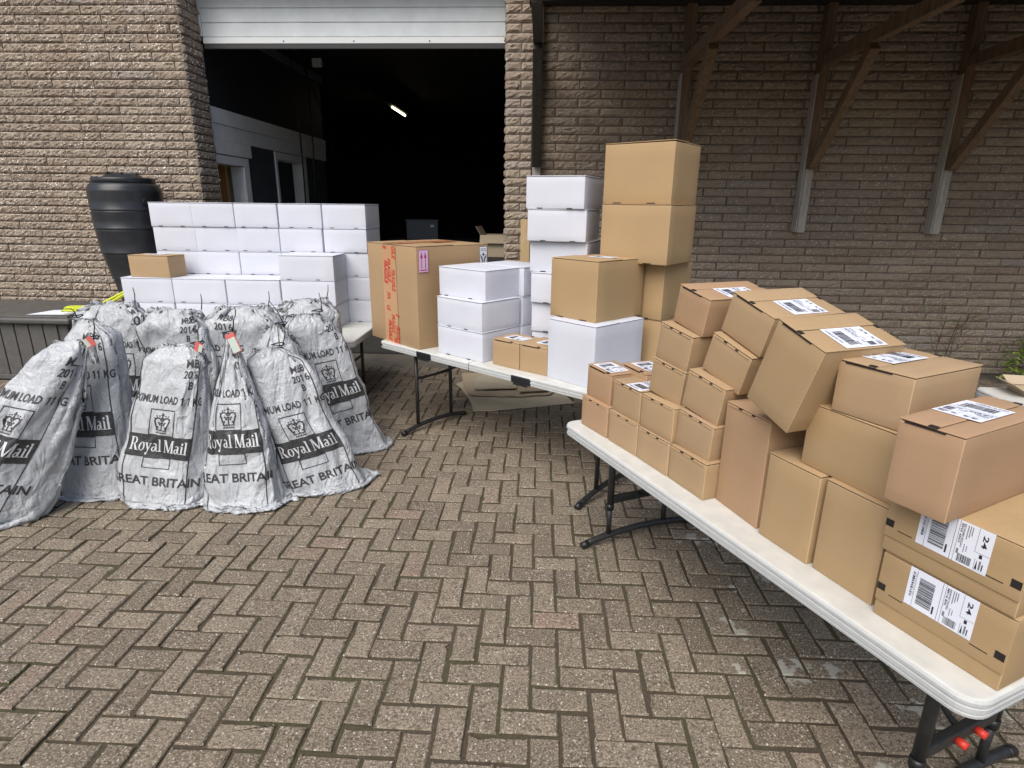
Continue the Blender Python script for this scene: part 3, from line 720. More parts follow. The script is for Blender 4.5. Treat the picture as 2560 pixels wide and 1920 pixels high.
# ================================================================== FOLDING TABLES
def folding_table(loc, yaw, L, Wd, lab, frames, ht, handles=(), collars=False, redclips=(), seam=None):
    t = empty("folding_table", loc, yaw); tag(t, lab, "table", "white folding tables")
    rc = .055; prof = [(.030, .0), (.010, .0), (.0035, -.002), (0, -.008), (0, -.016), (.0045, -.0185), (.0045, -.0205), (0, -.023), (0, -.034), (.0045, -.0365), (.0045, -.0385), (.001, -.041), (.002, -.048), (.012, -.048), (.03, -.046)]
    def loop_(ins):
        P = []; r = max(rc-ins, .004)
        for (cx, cy, a0) in ((rc, rc, 180), (L-rc, rc, 270), (L-rc, Wd-rc, 0), (rc, Wd-rc, 90)):
            for k in range(7):
                a_ = R(a0+15*k); P.append((cx+r*math.cos(a_), cy+r*math.sin(a_)))
        return P
    V = []; F = []; n = 28; mi = []
    for (ins, z) in prof: V += [(x, y, z) for x, y in loop_(ins)]
    for k in range(len(prof)-1):
        for i in range(n): F.append((k*n+(i+1) % n, k*n+i, (k+1)*n+i, (k+1)*n+(i+1) % n)); mi.append(1 if 2 <= k < 12 else 0)
    F.append(tuple(range(n))); mi.append(0); F.append(tuple(range((len(prof)-1)*n, len(prof)*n))[::-1]); mi.append(0)
    mb = MB(); mb.v = V; mb.f = F; mb.m = mi
    top = mb.build("tabletop", [M['tabletop'], M['rim']], parent=t); weld(top, 1e-6, True)
    if seam:
        mb = MB(); mb.box(seam-.0015, seam+.0015, -.0006, Wd+.0006, -.047, .0006); mb.build("fold_seam", M['leg'], parent=top)
    for h in handles:
        mb = MB(); mb.rbox(h-.075, h+.075, -.004, .03, -.052, -.006, .008, 3); mb.rbox(h-.055, h+.055, -.006, .0, -.062, -.05, .003, 2); mb.build("carry_handle", M['blackplastic'], parent=top)
    mb = MB(); mb.rbox(.025, .05, -.0025, .002, -.027, -.018, .002, 2); mb.build("badge", M['blackplastic'], parent=top)
    for (s, n0, n1, l0, l1) in frames:
        for ln in (l0, l1):
            mb = MB()
            if collars:
                mb.tube([(s, ln, -.045), (s, ln, -ht+.20)], .0165, 14); mb.tube([(s, ln, -ht+.2), (s, ln, -ht+.05)], .0125, 14)
            else: mb.tube([(s, ln, -.045), (s, ln, -ht+.04)], .0135, 12)
            lg = mb.build("leg", M['leg'], parent=t, smooth=True)
            if collars:
                mb = MB(); mb.tube([(s, ln, -ht+.215), (s, ln, -ht+.185)], .019, 14); mb.build("collar", M['blackplastic'], parent=lg, smooth=True)
        mb = MB(); P = []
        for k in range(17):
            u = k/16; P.append((s, n0+(n1-n0)*u, -ht+.017+.036*max(0, math.sin(math.pi*u))**.7))
        mb.tube(P, .016, 12); ft = mb.build("foot", M['leg'], parent=t, smooth=True)
        for (a_, b_) in ((P[0], P[1]), (P[-1], P[-2])):
            mb = MB(); d = (Vector(b_)-Vector(a_)); mb.tube([Vector(a_)-d*.25, Vector(a_)+d*.7], .0175, 12); mb.build("end_cap", M['blackplastic'], parent=ft, smooth=True)
        zc = -ht+(.235 if collars else .40)
        mb = MB()
        if collars: mb.rbox(s-.014, s+.014, l0+.012, l1-.012, zc-.018, zc+.018, .006, 3)
        else: mb.tube([(s, l0, zc), (s, l1, zc)], .009, 8)
        cb = mb.build("cross_bar", M['leg'], parent=t)
        mb = MB(); mb.tube([(s, (l0+l1)/2, zc), (s+(.45 if s < L/2 else -.45), Wd/2, -.05)], .008, 8); mb.build("fold_brace", M['leg'], parent=t, smooth=True)
        if s in redclips:
            for k in (.42, .68):
                mb = MB(); mb.tube([(s+.012, l0+(l1-l0)*k, zc-.006), (s+.038, l0+(l1-l0)*k, zc-.006)], [.0125, .011], 12); mb.build("release_button", M['redplastic'], parent=cb, smooth=True)
    return t
NYAW = R(-63.8)
folding_table((.125, 2.653, .61), NYAW, 1.825, .74, "long white folding table nearest the camera, carrying the brown parcels", [(.165, .05, .69, .19, .52), (1.66, .05, .69, .19, .52)], .61, (), True, (1.66,))
folding_table((-1.169, 4.132, .65), R(-38.2), 2.02, .74, "white folding table in the middle holding the big FRAGILE carton at its end", [(.31, -.05, .56, .09, .42), (1.86, -.09, .53, .09, .42)], .65, (.50, 1.36), False, (), .93)
folding_table((-3.165, 4.08, .65), 0, 1.83, .76, "white folding table behind the mail sacks carrying the front white cartons", [(.20, .04, .70, .12, .60), (1.70, .0, .63, .1, .60)], .65)
folding_table((-3.20, 4.85, .65), 0, 1.83, .62, "white folding table furthest back under the five-wide stack of white cartons", [(.20, .04, .55, .12, .48), (1.25, .04, .55, .12, .48)], .65)
folding_table((2.52, 2.74, .61), R(-4), 1.6, .70, "grey edged folding table half hidden behind the parcels at the far right", [(.20, .04, .65, .12, .55), (1.4, .04, .65, .12, .55)], .61)

# ================================================================== LABELS ON PARCELS
def label_mesh(seed, l1="EDINBURGH", l2="EH3 6SO", full=True):
    rs = random.Random(seed); mb = MB(); W_, H_ = .148, .1; e = .0008
    mb.rbox(0, W_, 0, H_, 0, e, .0003, 1)
    def rc(x0, y0, x1, y1, mi): mb.add([(x0*W_, y0*H_, e+.0004), (x1*W_, y0*H_, e+.0004), (x1*W_, y1*H_, e+.0004), (x0*W_, y1*H_, e+.0004)], [(0, 1, 2, 3)], mi)
    def tx(s, x, y, w, h, mi=1, bold=.01):
        v, f = text_in(s, 0, 0, h*H_, w*W_, bold, 0, -90)     # height of the word runs down the label
        mb.add([(x*W_+a_, y*H_+b_, e+.0004) for a_, b_ in v], f, mi)
    def bars(x0, x1, y0, y1, n, vert=False):
        p = 0
        tot = 0; seg = []
        for k in range(n):
            b_ = rs.choice((1, 1, 2, 3)); g_ = rs.choice((1, 1, 2)); seg.append((tot, tot+b_)); tot += b_+g_
        for a_, b_ in seg:
            if vert: rc(x0+(x1-x0)*a_/tot, y0, x0+(x1-x0)*b_/tot, y1, 1)
            else: rc(x0, y0+(y1-y0)*a_/tot, x1, y0+(y1-y0)*b_/tot, 1)
    bars(.055, .09, .25, .92, 18); rc(.118, .0, .123, 1, 2); tx("MB 0417 562 GB", .10, .3, .012, .6, 2, 0) if full else None
    bars(.17, .40, .14, .84, 26); rc(.42, .10, .445, .30, 1)
    rc(.50, 0, .507, 1, 2); rc(.545, 0, .551, 1, 2)
    tx(l1, .60, .40, .028, .55, 1, .01); tx(l2, .565, .48, .030, .46, 1, .02)
    for k in range(3): rc(.655+.03*k, .62+.06*k, .667+.03*k, .95, 2)
    rc(.57, .22, .60, .34, 2); bars(.60, .79, .05, .24, 15, True); rc(.655, .30, .665, .5, 2); rc(.69, .34, .70, .48, 2)
    rc(.80, .44, .805, 1, 2); rc(.80, .44, 1, .448, 2); tx("24", .865, .58, .07, .30, 1, .02)
    rc(.87, .33, .91, .42, 1); rc(.83, .04, .835, .30, 2); rc(.835, .04, .97, .045, 2)
    o_ = len(mb.v); mb.add([(.845*W_, .06*H_, e+.0004), (.875*W_, .06*H_, e+.0004), (.86*W_, .28*H_, e+.0004)], [(0, 1, 2)], 1)
    rc(.89, .07, .915, .28, 2); rc(.93, .07, .945, .22, 1)
    return mb
_lab = {}
def add_label(box, T, seed=0, l1="EDINBURGH", l2="EH3 6SO"):
    k = (seed % 4, l1, l2)
    if k not in _lab:
        o = label_mesh(seed, l1, l2).build("shipping_label", [M['white'], M['black'], M['grey']]); _lab[k] = o.data
        o.parent = box; o.matrix_local = T
    else:
        o = bpy.data.objects.new("shipping_label", _lab[k]); scene.collection.objects.link(o); o.parent = box; o.matrix_local = T
    return o
def top_T(x, y, h, rot): return Matrix.Translation((x, y, h)) @ Matrix.Rotation(R(rot), 4, 'Z')
def front_T(x, z, off=.0008, rot=0): return Matrix.Translation((x, -off, z)) @ Matrix.Rotation(R(90), 4, 'X') @ Matrix.Rotation(R(rot), 4, 'Z')

# ================================================================== PARCELS
TONE = {'k': (1.0, 1.0, 1.0), 'y': (1.01, 1.01, .93), 'p': (.98, .90, .93), 'd': (.92, .90, .88), 'w': (1, 1, 1)}
def carton(p, lab, grp, mat='kraft', tone='k', style='plain', name="cardboard_box", seed=0, seam=None, lift=1.0):
    """p: x,y,z,yaw(deg),roll(deg),w,h,d ; origin is the front left bottom corner"""
    x, y, z, yw, ro, w, h, d = p
    rs = random.Random(seed*7+3)
    t = empty(name, (x, y, z), R(yw), R(ro)); tag(t, lab, "box", grp)
    c = TONE[tone]; v = rs.uniform(.95, 1.04); c = (c[0]*v, c[1]*v, c[2]*v*rs.uniform(.97, 1.02), 1)
    if mat == 'whitecard': v = rs.uniform(.965, 1.0); c = (v, v, v, 1)
    th = .004
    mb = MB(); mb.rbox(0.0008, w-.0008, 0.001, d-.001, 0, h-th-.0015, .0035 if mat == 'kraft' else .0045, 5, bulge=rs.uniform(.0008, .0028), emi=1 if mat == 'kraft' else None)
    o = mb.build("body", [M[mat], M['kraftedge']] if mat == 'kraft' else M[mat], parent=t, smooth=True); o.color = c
    def plate(nm, a0, a1, zoff, tilt=(0, 0), y0=0., y1=None):
        m2 = MB(); m2.rbox(a0, a1, y0, (y1 or d), 0, th, .0016, 4, bulge=.0006)
        q = m2.build(nm, M[mat], parent=t, smooth=True, M4=Matrix.Translation((0, 0, h-th+zoff)) @ Matrix.Rotation(tilt[0], 4, 'X') @ Matrix.Rotation(tilt[1], 4, 'Y')); q.color = c; return q
    def slot(x0, x1, y0, y1, z0, z1, nm="slot"):
        m2 = MB(); m2.box(x0, x1, y0, y1, z0, z1); return m2.build(nm, M['tab'], parent=t)
    tl = (rs.uniform(-.002, .006)*lift, rs.uniform(-.012, .012)*lift)
    if style == 'mailer':        # tuck-front lid, one shadow line along the front edge
        plate("lid", 0, w, .0005, (0, tl[1]), .001)
        m2 = MB(); m2.rbox(.012, w-.012, -.0012, .003, h-.012, h-th-.0022, .001, 3); q = m2.build("tuck_flap", M[mat], parent=t); q.color = (c[0]*1.12, c[1]*1.12, c[2]*1.1, 1)
        slot(.3*w, .38*w, -.0018, .002, h-.0085, h-.0045); slot(.6*w, .67*w, -.0018, .002, h-.0095, h-.0055)
    elif style == 'seam':        # two top panels meeting along the depth, dark tabs at both ends
        s = (seam or .4)*w
        plate("lid", 0, s-.0012, .0018, (0, rs.uniform(0, .01))); plate("top_panel", s+.0012, w, 0, (rs.uniform(0, .006), 0))
        k = 1 if s < w*.45 else -1
        slot(s+(.000 if k > 0 else -.017), s+(.017 if k > 0 else .0), -.0012, .011, h+.0002, h+.0014+.0012); slot(s+(.0 if k > 0 else -.017), s+(.017 if k > 0 else 0), d-.011, d+.0012, h+.0002, h+.0026)
        slot(.10*w, .72*w, -.0009, .003, h-th-.0032, h-th-.0004, "shadow_gap")
    elif style == 'frontlid':    # lies on its back: panel line, dashes and dark tabs on the front
        plate("lid", 0, w, 0, (0, 0))
        m2 = MB(); m2.rbox(.001, w-.001, -.0032, .001, .25*h, h-.0045, .0014, 4); q = m2.build("front_panel", M[mat], parent=t, smooth=True); q.color = c
        for a_ in (.0135*0+.002, w-.022): slot(a_, a_+.019, -.0042, -.003, .42*h, .42*h+.018, "dark_tab")
        slot(.032, .066, -.0040, -.003, .40*h, .40*h+.0018); slot(w-.07, w-.034, -.0040, -.003, .40*h, .40*h+.0018)
    elif style == 'halves':      # two top flaps meeting in the middle across the width
        plate("top_flap", 0, w, .0012, (rs.uniform(0, .012)*lift, 0), 0, d/2-.001); plate("top_flap", 0, w, 0, (0, tl[1]*.6), d/2+.001, d)
    elif style == 'wrap':        # white carton: lid with a lip that hangs over the short side
        plate("lid", -.0012, w+.0012, .0006, (0, tl[1]*.35), -.0015, d+.001)
        for a_ in (rs.uniform(.12, .25), rs.uniform(.6, .75)): slot(a_*w, a_*w+.034, -.0009, .002, .001, .006)
    elif style == 'bottomslots':
        plate("top_flap", 0, w, .0012, (rs.uniform(.0, .02)*lift, rs.uniform(-.01, .01)*lift), 0, d/2-.001); plate("top_flap", 0, w, 0, (0, 0), d/2+.001, d)
        for a_ in (.16, .66): slot(a_*w, a_*w+.05, -.001, .002, .001, .0065)
    else: plate("lid", 0, w, 0, (0, 0))
    return t

SB = "small brown parcels on the near table"
NEAR = [
 # x y z yaw roll w h d
 ((.211, 2.636, .61, -61.4, 0, .21, .144, .30), "small brown parcel at the far left end of the near table, bottom layer", 'mailer', 'p', None),
 ((.317, 2.440, .61, -62.0, 0, .203, .142, .31), "second small brown parcel from the near table's far left end, bottom layer", 'mailer', 'k', None),
 ((.414, 2.258, .61, -64.0, 0, .201, .138, .31), "third small brown parcel from the near table's far left end, bottom layer", 'mailer', 'k', None),
 ((.506, 2.075, .61, -65.5, 0, .202, .138, .25), "small brown parcel on the table touching the tall pinkish carton, bottom layer", 'mailer', 'k', None),
 ((.231, 2.651, .7555, -62.5, 1.2, .194, .145, .147), "labelled small brown parcel topping the two-high stack at the far left end", 'seam', 'p', .86),
 ((.328, 2.449, .753, -64.1, .6, .201, .137, .15), "labelled small brown parcel topping the second two-high stack from the far left", 'mailer', 'k', None),
 ((.420, 2.263, .750, -64.5, 0, .205, .137, .31), "small brown parcel in the tall leaning column, second from its bottom", 'mailer', 'k', None),
 ((.520, 2.082, .752, -63.7, 4.6, .185, .142, .25), "small brown parcel in second layer beside the tall pinkish carton, slightly tilted", 'mailer', 'k', None),
 ((.445, 2.275, .899, -60.3, 6.6, .182, .139, .31), "small brown parcel midway up the tall leaning column by the two-high stack", 'mailer', 'k', None),
 ((.532, 2.083, .905, -61.2, 9.2, .183, .143, .25), "small brown parcel third up and tilted beside the tall pinkish carton", 'mailer', 'k', None),
 ((.460, 2.272, 1.040, -62.4, 8.6, .184, .143, .31), "small brown parcel just under the top one of the left leaning column", 'mailer', 'k', None),
 ((.587, 2.066, 1.052, -62.3, 16.5, .189, .143, .25), "small brown parcel tilted hard, directly under the labelled one leaning on the big tilted carton", 'mailer', 'k', None),
 ((.514, 2.259, 1.186, -66.3, 10.6, .180, .143, .314), "labelled brown parcel topping the left leaning column on the near table", 'seam', 'p', .38),
 ((.631, 2.042, 1.196, -64.6, 17.0, .197, .143, .307), "labelled brown parcel lying tilted between the left leaning column and the big tilted carton", 'seam', 'k', .40),
 ((.637, 1.737, 1.049, -66.9, 18.4, .180, .271, .29), "big brown carton tilted to one side, labelled on top, near the table's middle", 'seam', 'y', .40),
 ((.640, 1.911, .61, -70.0, 0, .214, .368, .30), "tall pinkish brown carton standing upright under the big tilted carton", 'mailer', 'p', None),
 ((.712, 1.687, .61, -64.9, 0, .187, .280, .30), "upright tan carton right of the tall pinkish carton on the table front", 'halves', 'y', None),
 ((.802, 1.508, .61, -65.0, 0, .186, .281, .30), "upright tan carton beside the two parcels stacked on their backs with 24 labels", 'halves', 'y', None),
 ((.772, 1.614, .8925, -65.5, 0, .348, .186, .30), "wide brown carton lying across the two upright tan cartons", 'plain', 'y', None),
 ((.796, 1.546, 1.080, -61.1, 0, .198, .142, .285), "labelled brown parcel with a lifted lid resting on the wide brown carton", 'seam', 'k', .50),
 ((.807, 1.270, .958, -60.0, 0, .135, .200, .36), "labelled reddish brown parcel resting on the two lying parcels at the photo's right edge", 'seam', 'p', .58),
 ((.864, 1.324, .7945, -63.3, 0, .290, .162, .31), "brown parcel with a white 24 label, upper of the pair at the table end", 'frontlid', 'y', None),
 ((.873, 1.318, .61, -63.0, 0, .286, .183, .31), "brown parcel with a white 24 label lying directly on the near table end", 'frontlid', 'y', None),
 ((.384, 2.605, .756, -66.9, 0, .20, .164, .20), "labelled small brown parcel behind the two-high stacks, its top just showing", 'seam', 'p', .80),
]
NB = []
for i, (p, lab, st, tone, sm) in enumerate(NEAR):
    NB.append(carton(p, lab, SB if p[6] < .17 and i < 15 else "brown parcels on the near table", 'kraft', tone, st, seed=i+1, seam=sm, lift=.8 if i < 12 else .5))
H = lambda i: NEAR[i][0][6]
add_label(NB[4], top_T(.018, .015, H(4)+.0025, 0), 1); add_label(NB[5], top_T(.19, .0, H(5)+.002, 90), 2)
add_label(NB[12], top_T(.172, .09, H(12)+.002, 90), 3); add_label(NB[13], top_T(.188, .09, H(13)+.002, 90), 1)
add_label(NB[14], top_T(.176, .075, H(14)+.002, 90), 2); add_label(NB[19], top_T(.003, .215, H(19)+.0035, -90), 3)
add_label(NB[20], top_T(.004-.03*0, .265, H(20)+.0035, -90), 1, "LEEDS", "LS9 8AG"); add_label(NB[23], top_T(.02, .03, H(23)+.0025, 0), 2)
add_label(NB[21], front_T(.075, .061, .0034), 0, "EDINBURGH", "EH3 6SO"); add_label(NB[22], front_T(.068, .080, .0034), 2, "NEWPORT PAGNELL", "MK16 8AL")
add_label(NB[16], top_T(.085, .20, H(16)+.0035, 0), 1)

# ---- middle table
MT = "cartons on the middle table"
fb = carton((-1.255, 4.292, .65, -44, 0, .615, .69, .624), "large brown carton sealed with red FRAGILE tape, on the end of the middle table", MT, 'kraft', 'd', 'halves', seed=40, lift=.5)
def flat(vs, fs, T, mats, name, parent, lift=.0):
    mb = MB(); mb.add(vs, fs); o = mb.build(name, mats, parent=parent, M4=T); return o
mb = MB(); fw, fh = .615, .69
tp = lambda a0, a1, z0, z1, off: mb.box(a0*fw, a1*fw, -off, -off+.0006, z0*fh, z1*fh, 0)
tp(.33, .47, 0, .992, .0032); tp(.45, .61, 0, .992, .0040)
for (xa, z1_, z0_, s) in ((.355, .985, .945, "E"), (.535, .985, .855, "GILE"), (.435, .86, .62, "FRAGILE"), (.36, .84, .60, "FRAGILE"), (.515, .755, .53, "FRAGILE"), (.405, .52, .45, "FA"), (.39, .385, .325, "LE"), (.565, .31, .28, "E"), (.475, .30, .10, "FRAGILE"), (.40, .235, .01, "FRAGILE"), (.56, .19, .0, "FRAGILE"), (.50, .06, .0, "FR")):
    v, f = text_in(s, 0, 0, (z1_-z0_)*fh, .043, .035, .25, -90)
    mb.add([(xa*fw+a_, -.0046, z0_*fh+b_) for a_, b_ in v], f, 1)
mb.box(.33*fw, .60*fw, 0, .55, fh+.0052, fh+.0058, 0)
for k, (xa, ya, s) in enumerate(((.36, .05, "FRAGILE"), (.46, .22, "FRAGILE"), (.54, .03, "GILE"), (.40, .36, "FRAGILE"), (.52, .33, "FRAGILE"))):
    v, f = text_in(s, 0, 0, .17, .036, .02, .25, -90); mb.add([(xa*fw+a_, ya+b_, fh+.0064) for a_, b_ in v], f, 1)
mb.build("fragile_tape", [M['tape'], M['red']], parent=fb)
SIDE = lambda y, z: Matrix.Translation((fw+.0026, y, z)) @ Matrix.Rotation(R(90), 4, 'Z') @ Matrix.Rotation(R(90), 4, 'X')
def sticker(name, w, h, shapes, T, mats, parent, border=None):
    mb = MB(); mb.rbox(0, w, 0, h, 0, .0006, .0002, 1)
    if border is not None:
        b_ = .003
        for r_ in ((0, w, 0, b_), (0, w, h-b_, h), (0, b_, b_, h-b_), (w-b_, w, b_, h-b_)): mb.box(r_[0], r_[1], r_[2], r_[3], .0007, .001, border)
    for (vs_, fs_, mi) in shapes: mb.add([(a_, b_, .0011) for a_, b_ in vs_], fs_, mi)
    return mb.build(name, mats, parent=parent, M4=T)
rectp = lambda x0, y0, x1, y1, mi: ([(x0, y0), (x1, y0), (x1, y1), (x0, y1)], [(0, 1, 2, 3)], mi)
sh = [rectp(.010, .012, .068, .019, 1)]
for cx in (.024, .054): sh += [rectp(cx-.0028, .024, cx+.0028, .105, 1), ([(cx-.0105, .095), (cx, .096), (cx, .135)], [(0, 1, 2)], 1), ([(cx+.0105, .095), (cx, .135), (cx, .096)], [(0, 1, 2)], 1)]
sticker("arrow_sticker", .078, .148, sh, SIDE(.018, .52), [M['pink'], M['magenta']], fb, 1)
w_, h_ = .072, .15
sh = []
for s, y_ in (("HANDLE", .128), ("WITH CARE", .116)):
    v, f = text_in(s, .01, y_, .052, .008, .02); sh.append((v.tolist(), f, 1))
v, f = text_in("THANK YOU", .018, .018, .036, .006, .01); sh.append((v.tolist(), f, 1)); sh.append(rectp(.008, .034, .064, .0355, 1)); sh.append(rectp(.02, .008, .052, .011, 1))
sh.append(([(.036, .078), (.046, .092), (.036, .108), (.026, .092)], [(0, 1, 2, 3)], 1))
for s in (-1, 1):
    f_ = lambda pts: ([(.036+s*a_, b_) for a_, b_ in pts], [tuple(range(len(pts))) if s > 0 else tuple(range(len(pts)))[::-1]], 1)
    sh += [f_([(.003, .04), (.012, .04), (.013, .055), (.004, .056)]), f_([(.004, .056), (.013, .055), (.024, .072), (.019, .078)]), f_([(.019, .078), (.024, .072), (.027, .094), (.022, .094)]), f_([(.006, .058), (.011, .06), (.017, .082), (.013, .083)])]
sticker("handle_with_care_sticker", w_, h_, sh, SIDE(.54, .522), [M['white'], M['black']], fb, 1)

WC = "white cartons on the middle table"
carton((-.674, 3.819, .65, -38.5, 0, .415, .1885, .36), "white carton at the bottom of the three-high stack beside the FRAGILE carton", WC, 'whitecard', 'w', 'wrap', "white_carton", 50)
carton((-.676, 3.833, .840, -39.8, 0, .42, .188, .355), "middle white carton of the three-high stack beside the FRAGILE carton", WC, 'whitecard', 'w', 'wrap', "white_carton", 51)
carton((-.667, 3.882, 1.029, -38.0, 0, .42, .188, .36), "top white carton of the three-high stack beside the FRAGILE carton", WC, 'whitecard', 'w', 'wrap', "white_carton", 52)
for k, dz in enumerate((0, .19, .38)):
    carton((-.44+.005*k, 4.105+.004*k, .65+dz, -38.5, 0, .415, .188, .30), ("white carton behind the three-high stack, bottom, a sliver showing", "white carton behind the three-high stack, middle, a sliver showing", "white carton behind the three-high stack, its lid showing at the top")[k], WC, 'whitecard', 'w', 'wrap', "white_carton", 55+k)
s1 = carton((-.285, 3.541, .65, -37.6, 0, .214, .164, .214), "small brown labelled parcel on the middle table next to the white stack", MT, 'kraft', 'k', 'seam', seed=60, seam=.75)
add_label(s1, Matrix.Translation((.04, .06, .1665)), 3)
s2 = carton((-.111, 3.407, .65, -35.5, 0, .200, .164, .25), "small brown labelled parcel tucked against the tall white carton's left side", MT, 'kraft', 'k', 'seam', seed=61, seam=.72)
add_label(s2, Matrix.Translation((.06, .08, .1665)), 1)
carton((.052, 3.286, .65, -44.5, 0, .346, .345, .43), "tall white carton carrying a brown carton at the middle table's front", MT, 'whitecard', 'w', 'halves', "white_carton", 62, lift=.2)
b1 = carton((.062, 3.379, .996, -44.5, 0, .339, .329, .416), "brown carton with a label on top, standing on the tall white carton", MT, 'kraft', 'y', 'bottomslots', seed=63, lift=.4)
add_label(b1, top_T(.12, .17, .333, 0), 2)
for k in range(6):
    yw = (-19, -22, -25, -17, -16, -20)[k]
    nm = ("bottom white carton of the six-high white column", "second white carton up in the six-high white column", "third white carton up in the six-high white column", "fourth white carton up in the six-high white column", "fifth white carton up in the six-high white column", "topmost white carton of the six-high white column")[k]
    carton(((-.045, -.050, -.057, -.068, -.085, -.096)[k], (3.70, 3.693, 3.67, 3.70, 3.66, 3.673)[k], .65+.187*k, yw, 0, .362, .1855, .41), nm+" beside the brown tower", "white cartons in the six-high column", 'whitecard', 'w', 'wrap', "white_carton", 70+k)
for k in range(4):
    nm = ("bottom carton of the four-high brown tower, mostly hidden", "second carton up in the four-high brown tower", "third carton up in the four-high brown tower", "topmost carton of the four-high brown tower against the brick wall")[k]
    carton(((.395, .395, .345, .351)[k], (3.63, 3.63, 3.53, 3.577)[k], .65+.3225*k, (-37, -38, -35, -35)[k], 0, (.39, .39, .417, .417)[k], .321, .36), nm, "large brown cartons in the four-high tower", 'kraft', 'y', 'bottomslots', seed=80+k, lift=1.4 if k == 3 else .2)

# ---- left tables: a wall of white cartons with a lower row in front
ordn = ("leftmost", "second from left", "middle", "second from right", "rightmost")
lay = ("bottom layer", "second layer", "middle layer", "fourth layer", "top layer")
rs = random.Random(21)
xs = (-3.176, -2.832, -2.478, -2.122, -1.757)
for c_ in range(5):
    for r_ in range(5):
        if c_ < 4 and r_ < (1 if c_ < 3 else 2): continue
        carton((xs[c_]+rs.uniform(-.004, .004)+(.006 if r_ < 3 else 0), 4.81+rs.uniform(-.006, .006), .65+.190*r_, rs.uniform(-.7, .7), 0, .352, .1885, .41), f"white carton in the tall five-wide back wall, {ordn[c_]} column, {lay[r_]}", "white cartons in the five-wide back wall", 'whitecard', 'w', 'wrap', "white_carton", 100+c_*5+r_)
xf = (-3.300, -2.884, -2.455, -2.018)
for c_ in range(4):
    for r_ in range(3 if c_ == 3 else 2):
        carton((xf[c_]+rs.uniform(-.003, .003), 4.50+rs.uniform(-.006, .006), .65+.190*r_, rs.uniform(-.8, .8), 0, (.410, .420, .428, .428)[c_], .1885, .30), f"white carton in the low front row behind the sacks, {('leftmost', 'second from left', 'second from right', 'rightmost')[c_]} stack, {('bottom', 'middle' if c_ == 3 else 'top', 'top')[r_]}", "white cartons in the low front row", 'whitecard', 'w', 'wrap', "white_carton", 130+c_*5+r_)
sbx = carton((-3.24, 4.545, 1.0305, -6, 0, .345, .168, .20), "small tan parcel alone on top of the white front row by the water butt", None, 'kraft', 'k', 'halves', seed=150, lift=.4)
add_label(sbx, top_T(.10, .05, .1715, 0), 1)
open_carton((2.70, 3.20, .612), -.15, .42, .20, .025, "weathered shallow carton with a raised flap on the far right table", 'oldcard', .085, None, (12, 65, 60, 60))

# ---- flattened cardboard under the middle table
def sheet(pts, z, mat, name, lab, curl=.02, th=.005):
    c = np.mean(pts, 0); rs = random.Random(len(lab)); bm = bmesh.new()
    vs_ = [bm.verts.new((p[0], p[1], z)) for p in pts]; f = bm.faces.new(vs_)
    if f.normal.z < 0: bmesh.ops.reverse_faces(bm, faces=[f])
    bmesh.ops.triangulate(bm, faces=bm.faces)
    for _ in range(6):
        es = [e for e in bm.edges if e.calc_length() > .05]
        if not es: break
        bmesh.ops.subdivide_edges(bm, edges=es, cuts=1); bmesh.ops.triangulate(bm, faces=bm.faces)
    sc = max(np.linalg.norm(np.array(pts)-c, axis=1))
    for v in bm.verts:
        d = math.hypot(v.co.x-c[0], v.co.y-c[1])/sc
        v.co.z += curl*max(0, -(v.co.x-c[0])/sc-.3)**2*2+.5*curl*max(0, (v.co.y-c[1])/sc)+.007*mnoise.noise(Vector((v.co.x*9, v.co.y*9, z*40)))
    r_ = bmesh.ops.extrude_face_region(bm, geom=bm.faces[:]); 
    for v in [g_ for g_ in r_['geom'] if isinstance(g_, bmesh.types.BMVert)]: v.co.z += th
    bmesh.ops.recalc_face_normals(bm, faces=bm.faces)
    me = bpy.data.meshes.new(name); bm.to_mesh(me); bm.free(); me.materials.append(M[mat])
    o = bpy.data.objects.new(name, me); scene.collection.objects.link(o); tag(o, lab, "cardboard", "flattened cardboard under the middle table"); return o
sheet([(-0.756, 5.157), (-0.673, 5.022), (-0.55, 4.637), (-0.511, 4.449), (-0.181, 4.541), (0.316, 4.72), (0.242, 4.937), (0.1, 5.3), (-0.627, 5.40)], .006, 'greycard', "cardboard_sheet", "large grey weathered flattened cardboard sheet lying lowest under the middle table", .014)
sheet([(-0.728, 5.372), (-0.49, 5.507), (-0.01, 5.42), (0.2, 5.1), (0.116, 4.896), (-0.137, 4.814), (-0.588, 4.808), (-0.663, 5.025)], .024, 'oldcard', "cardboard_sheet", "brown flattened cardboard with curled edges on the grey sheet under the middle table", .035)
sheet([(-0.581, 5.17), (-0.51, 5.377), (-0.318, 5.36), (-0.19, 5.2), (-0.186, 4.967), (-0.495, 4.909), (-0.556, 4.904)], .05, 'greycard', "cardboard_sheet", "small beige cardboard piece topping the flattened pile under the middle table", .03)
sheet([(-0.17, 5.134), (-0.068, 5.20), (0.12, 5.0), (0.087, 4.925), (-0.155, 4.857)], .05, 'oldcard', "cardboard_sheet", "folded brown cardboard flap at the right of the flattened pile", .02)

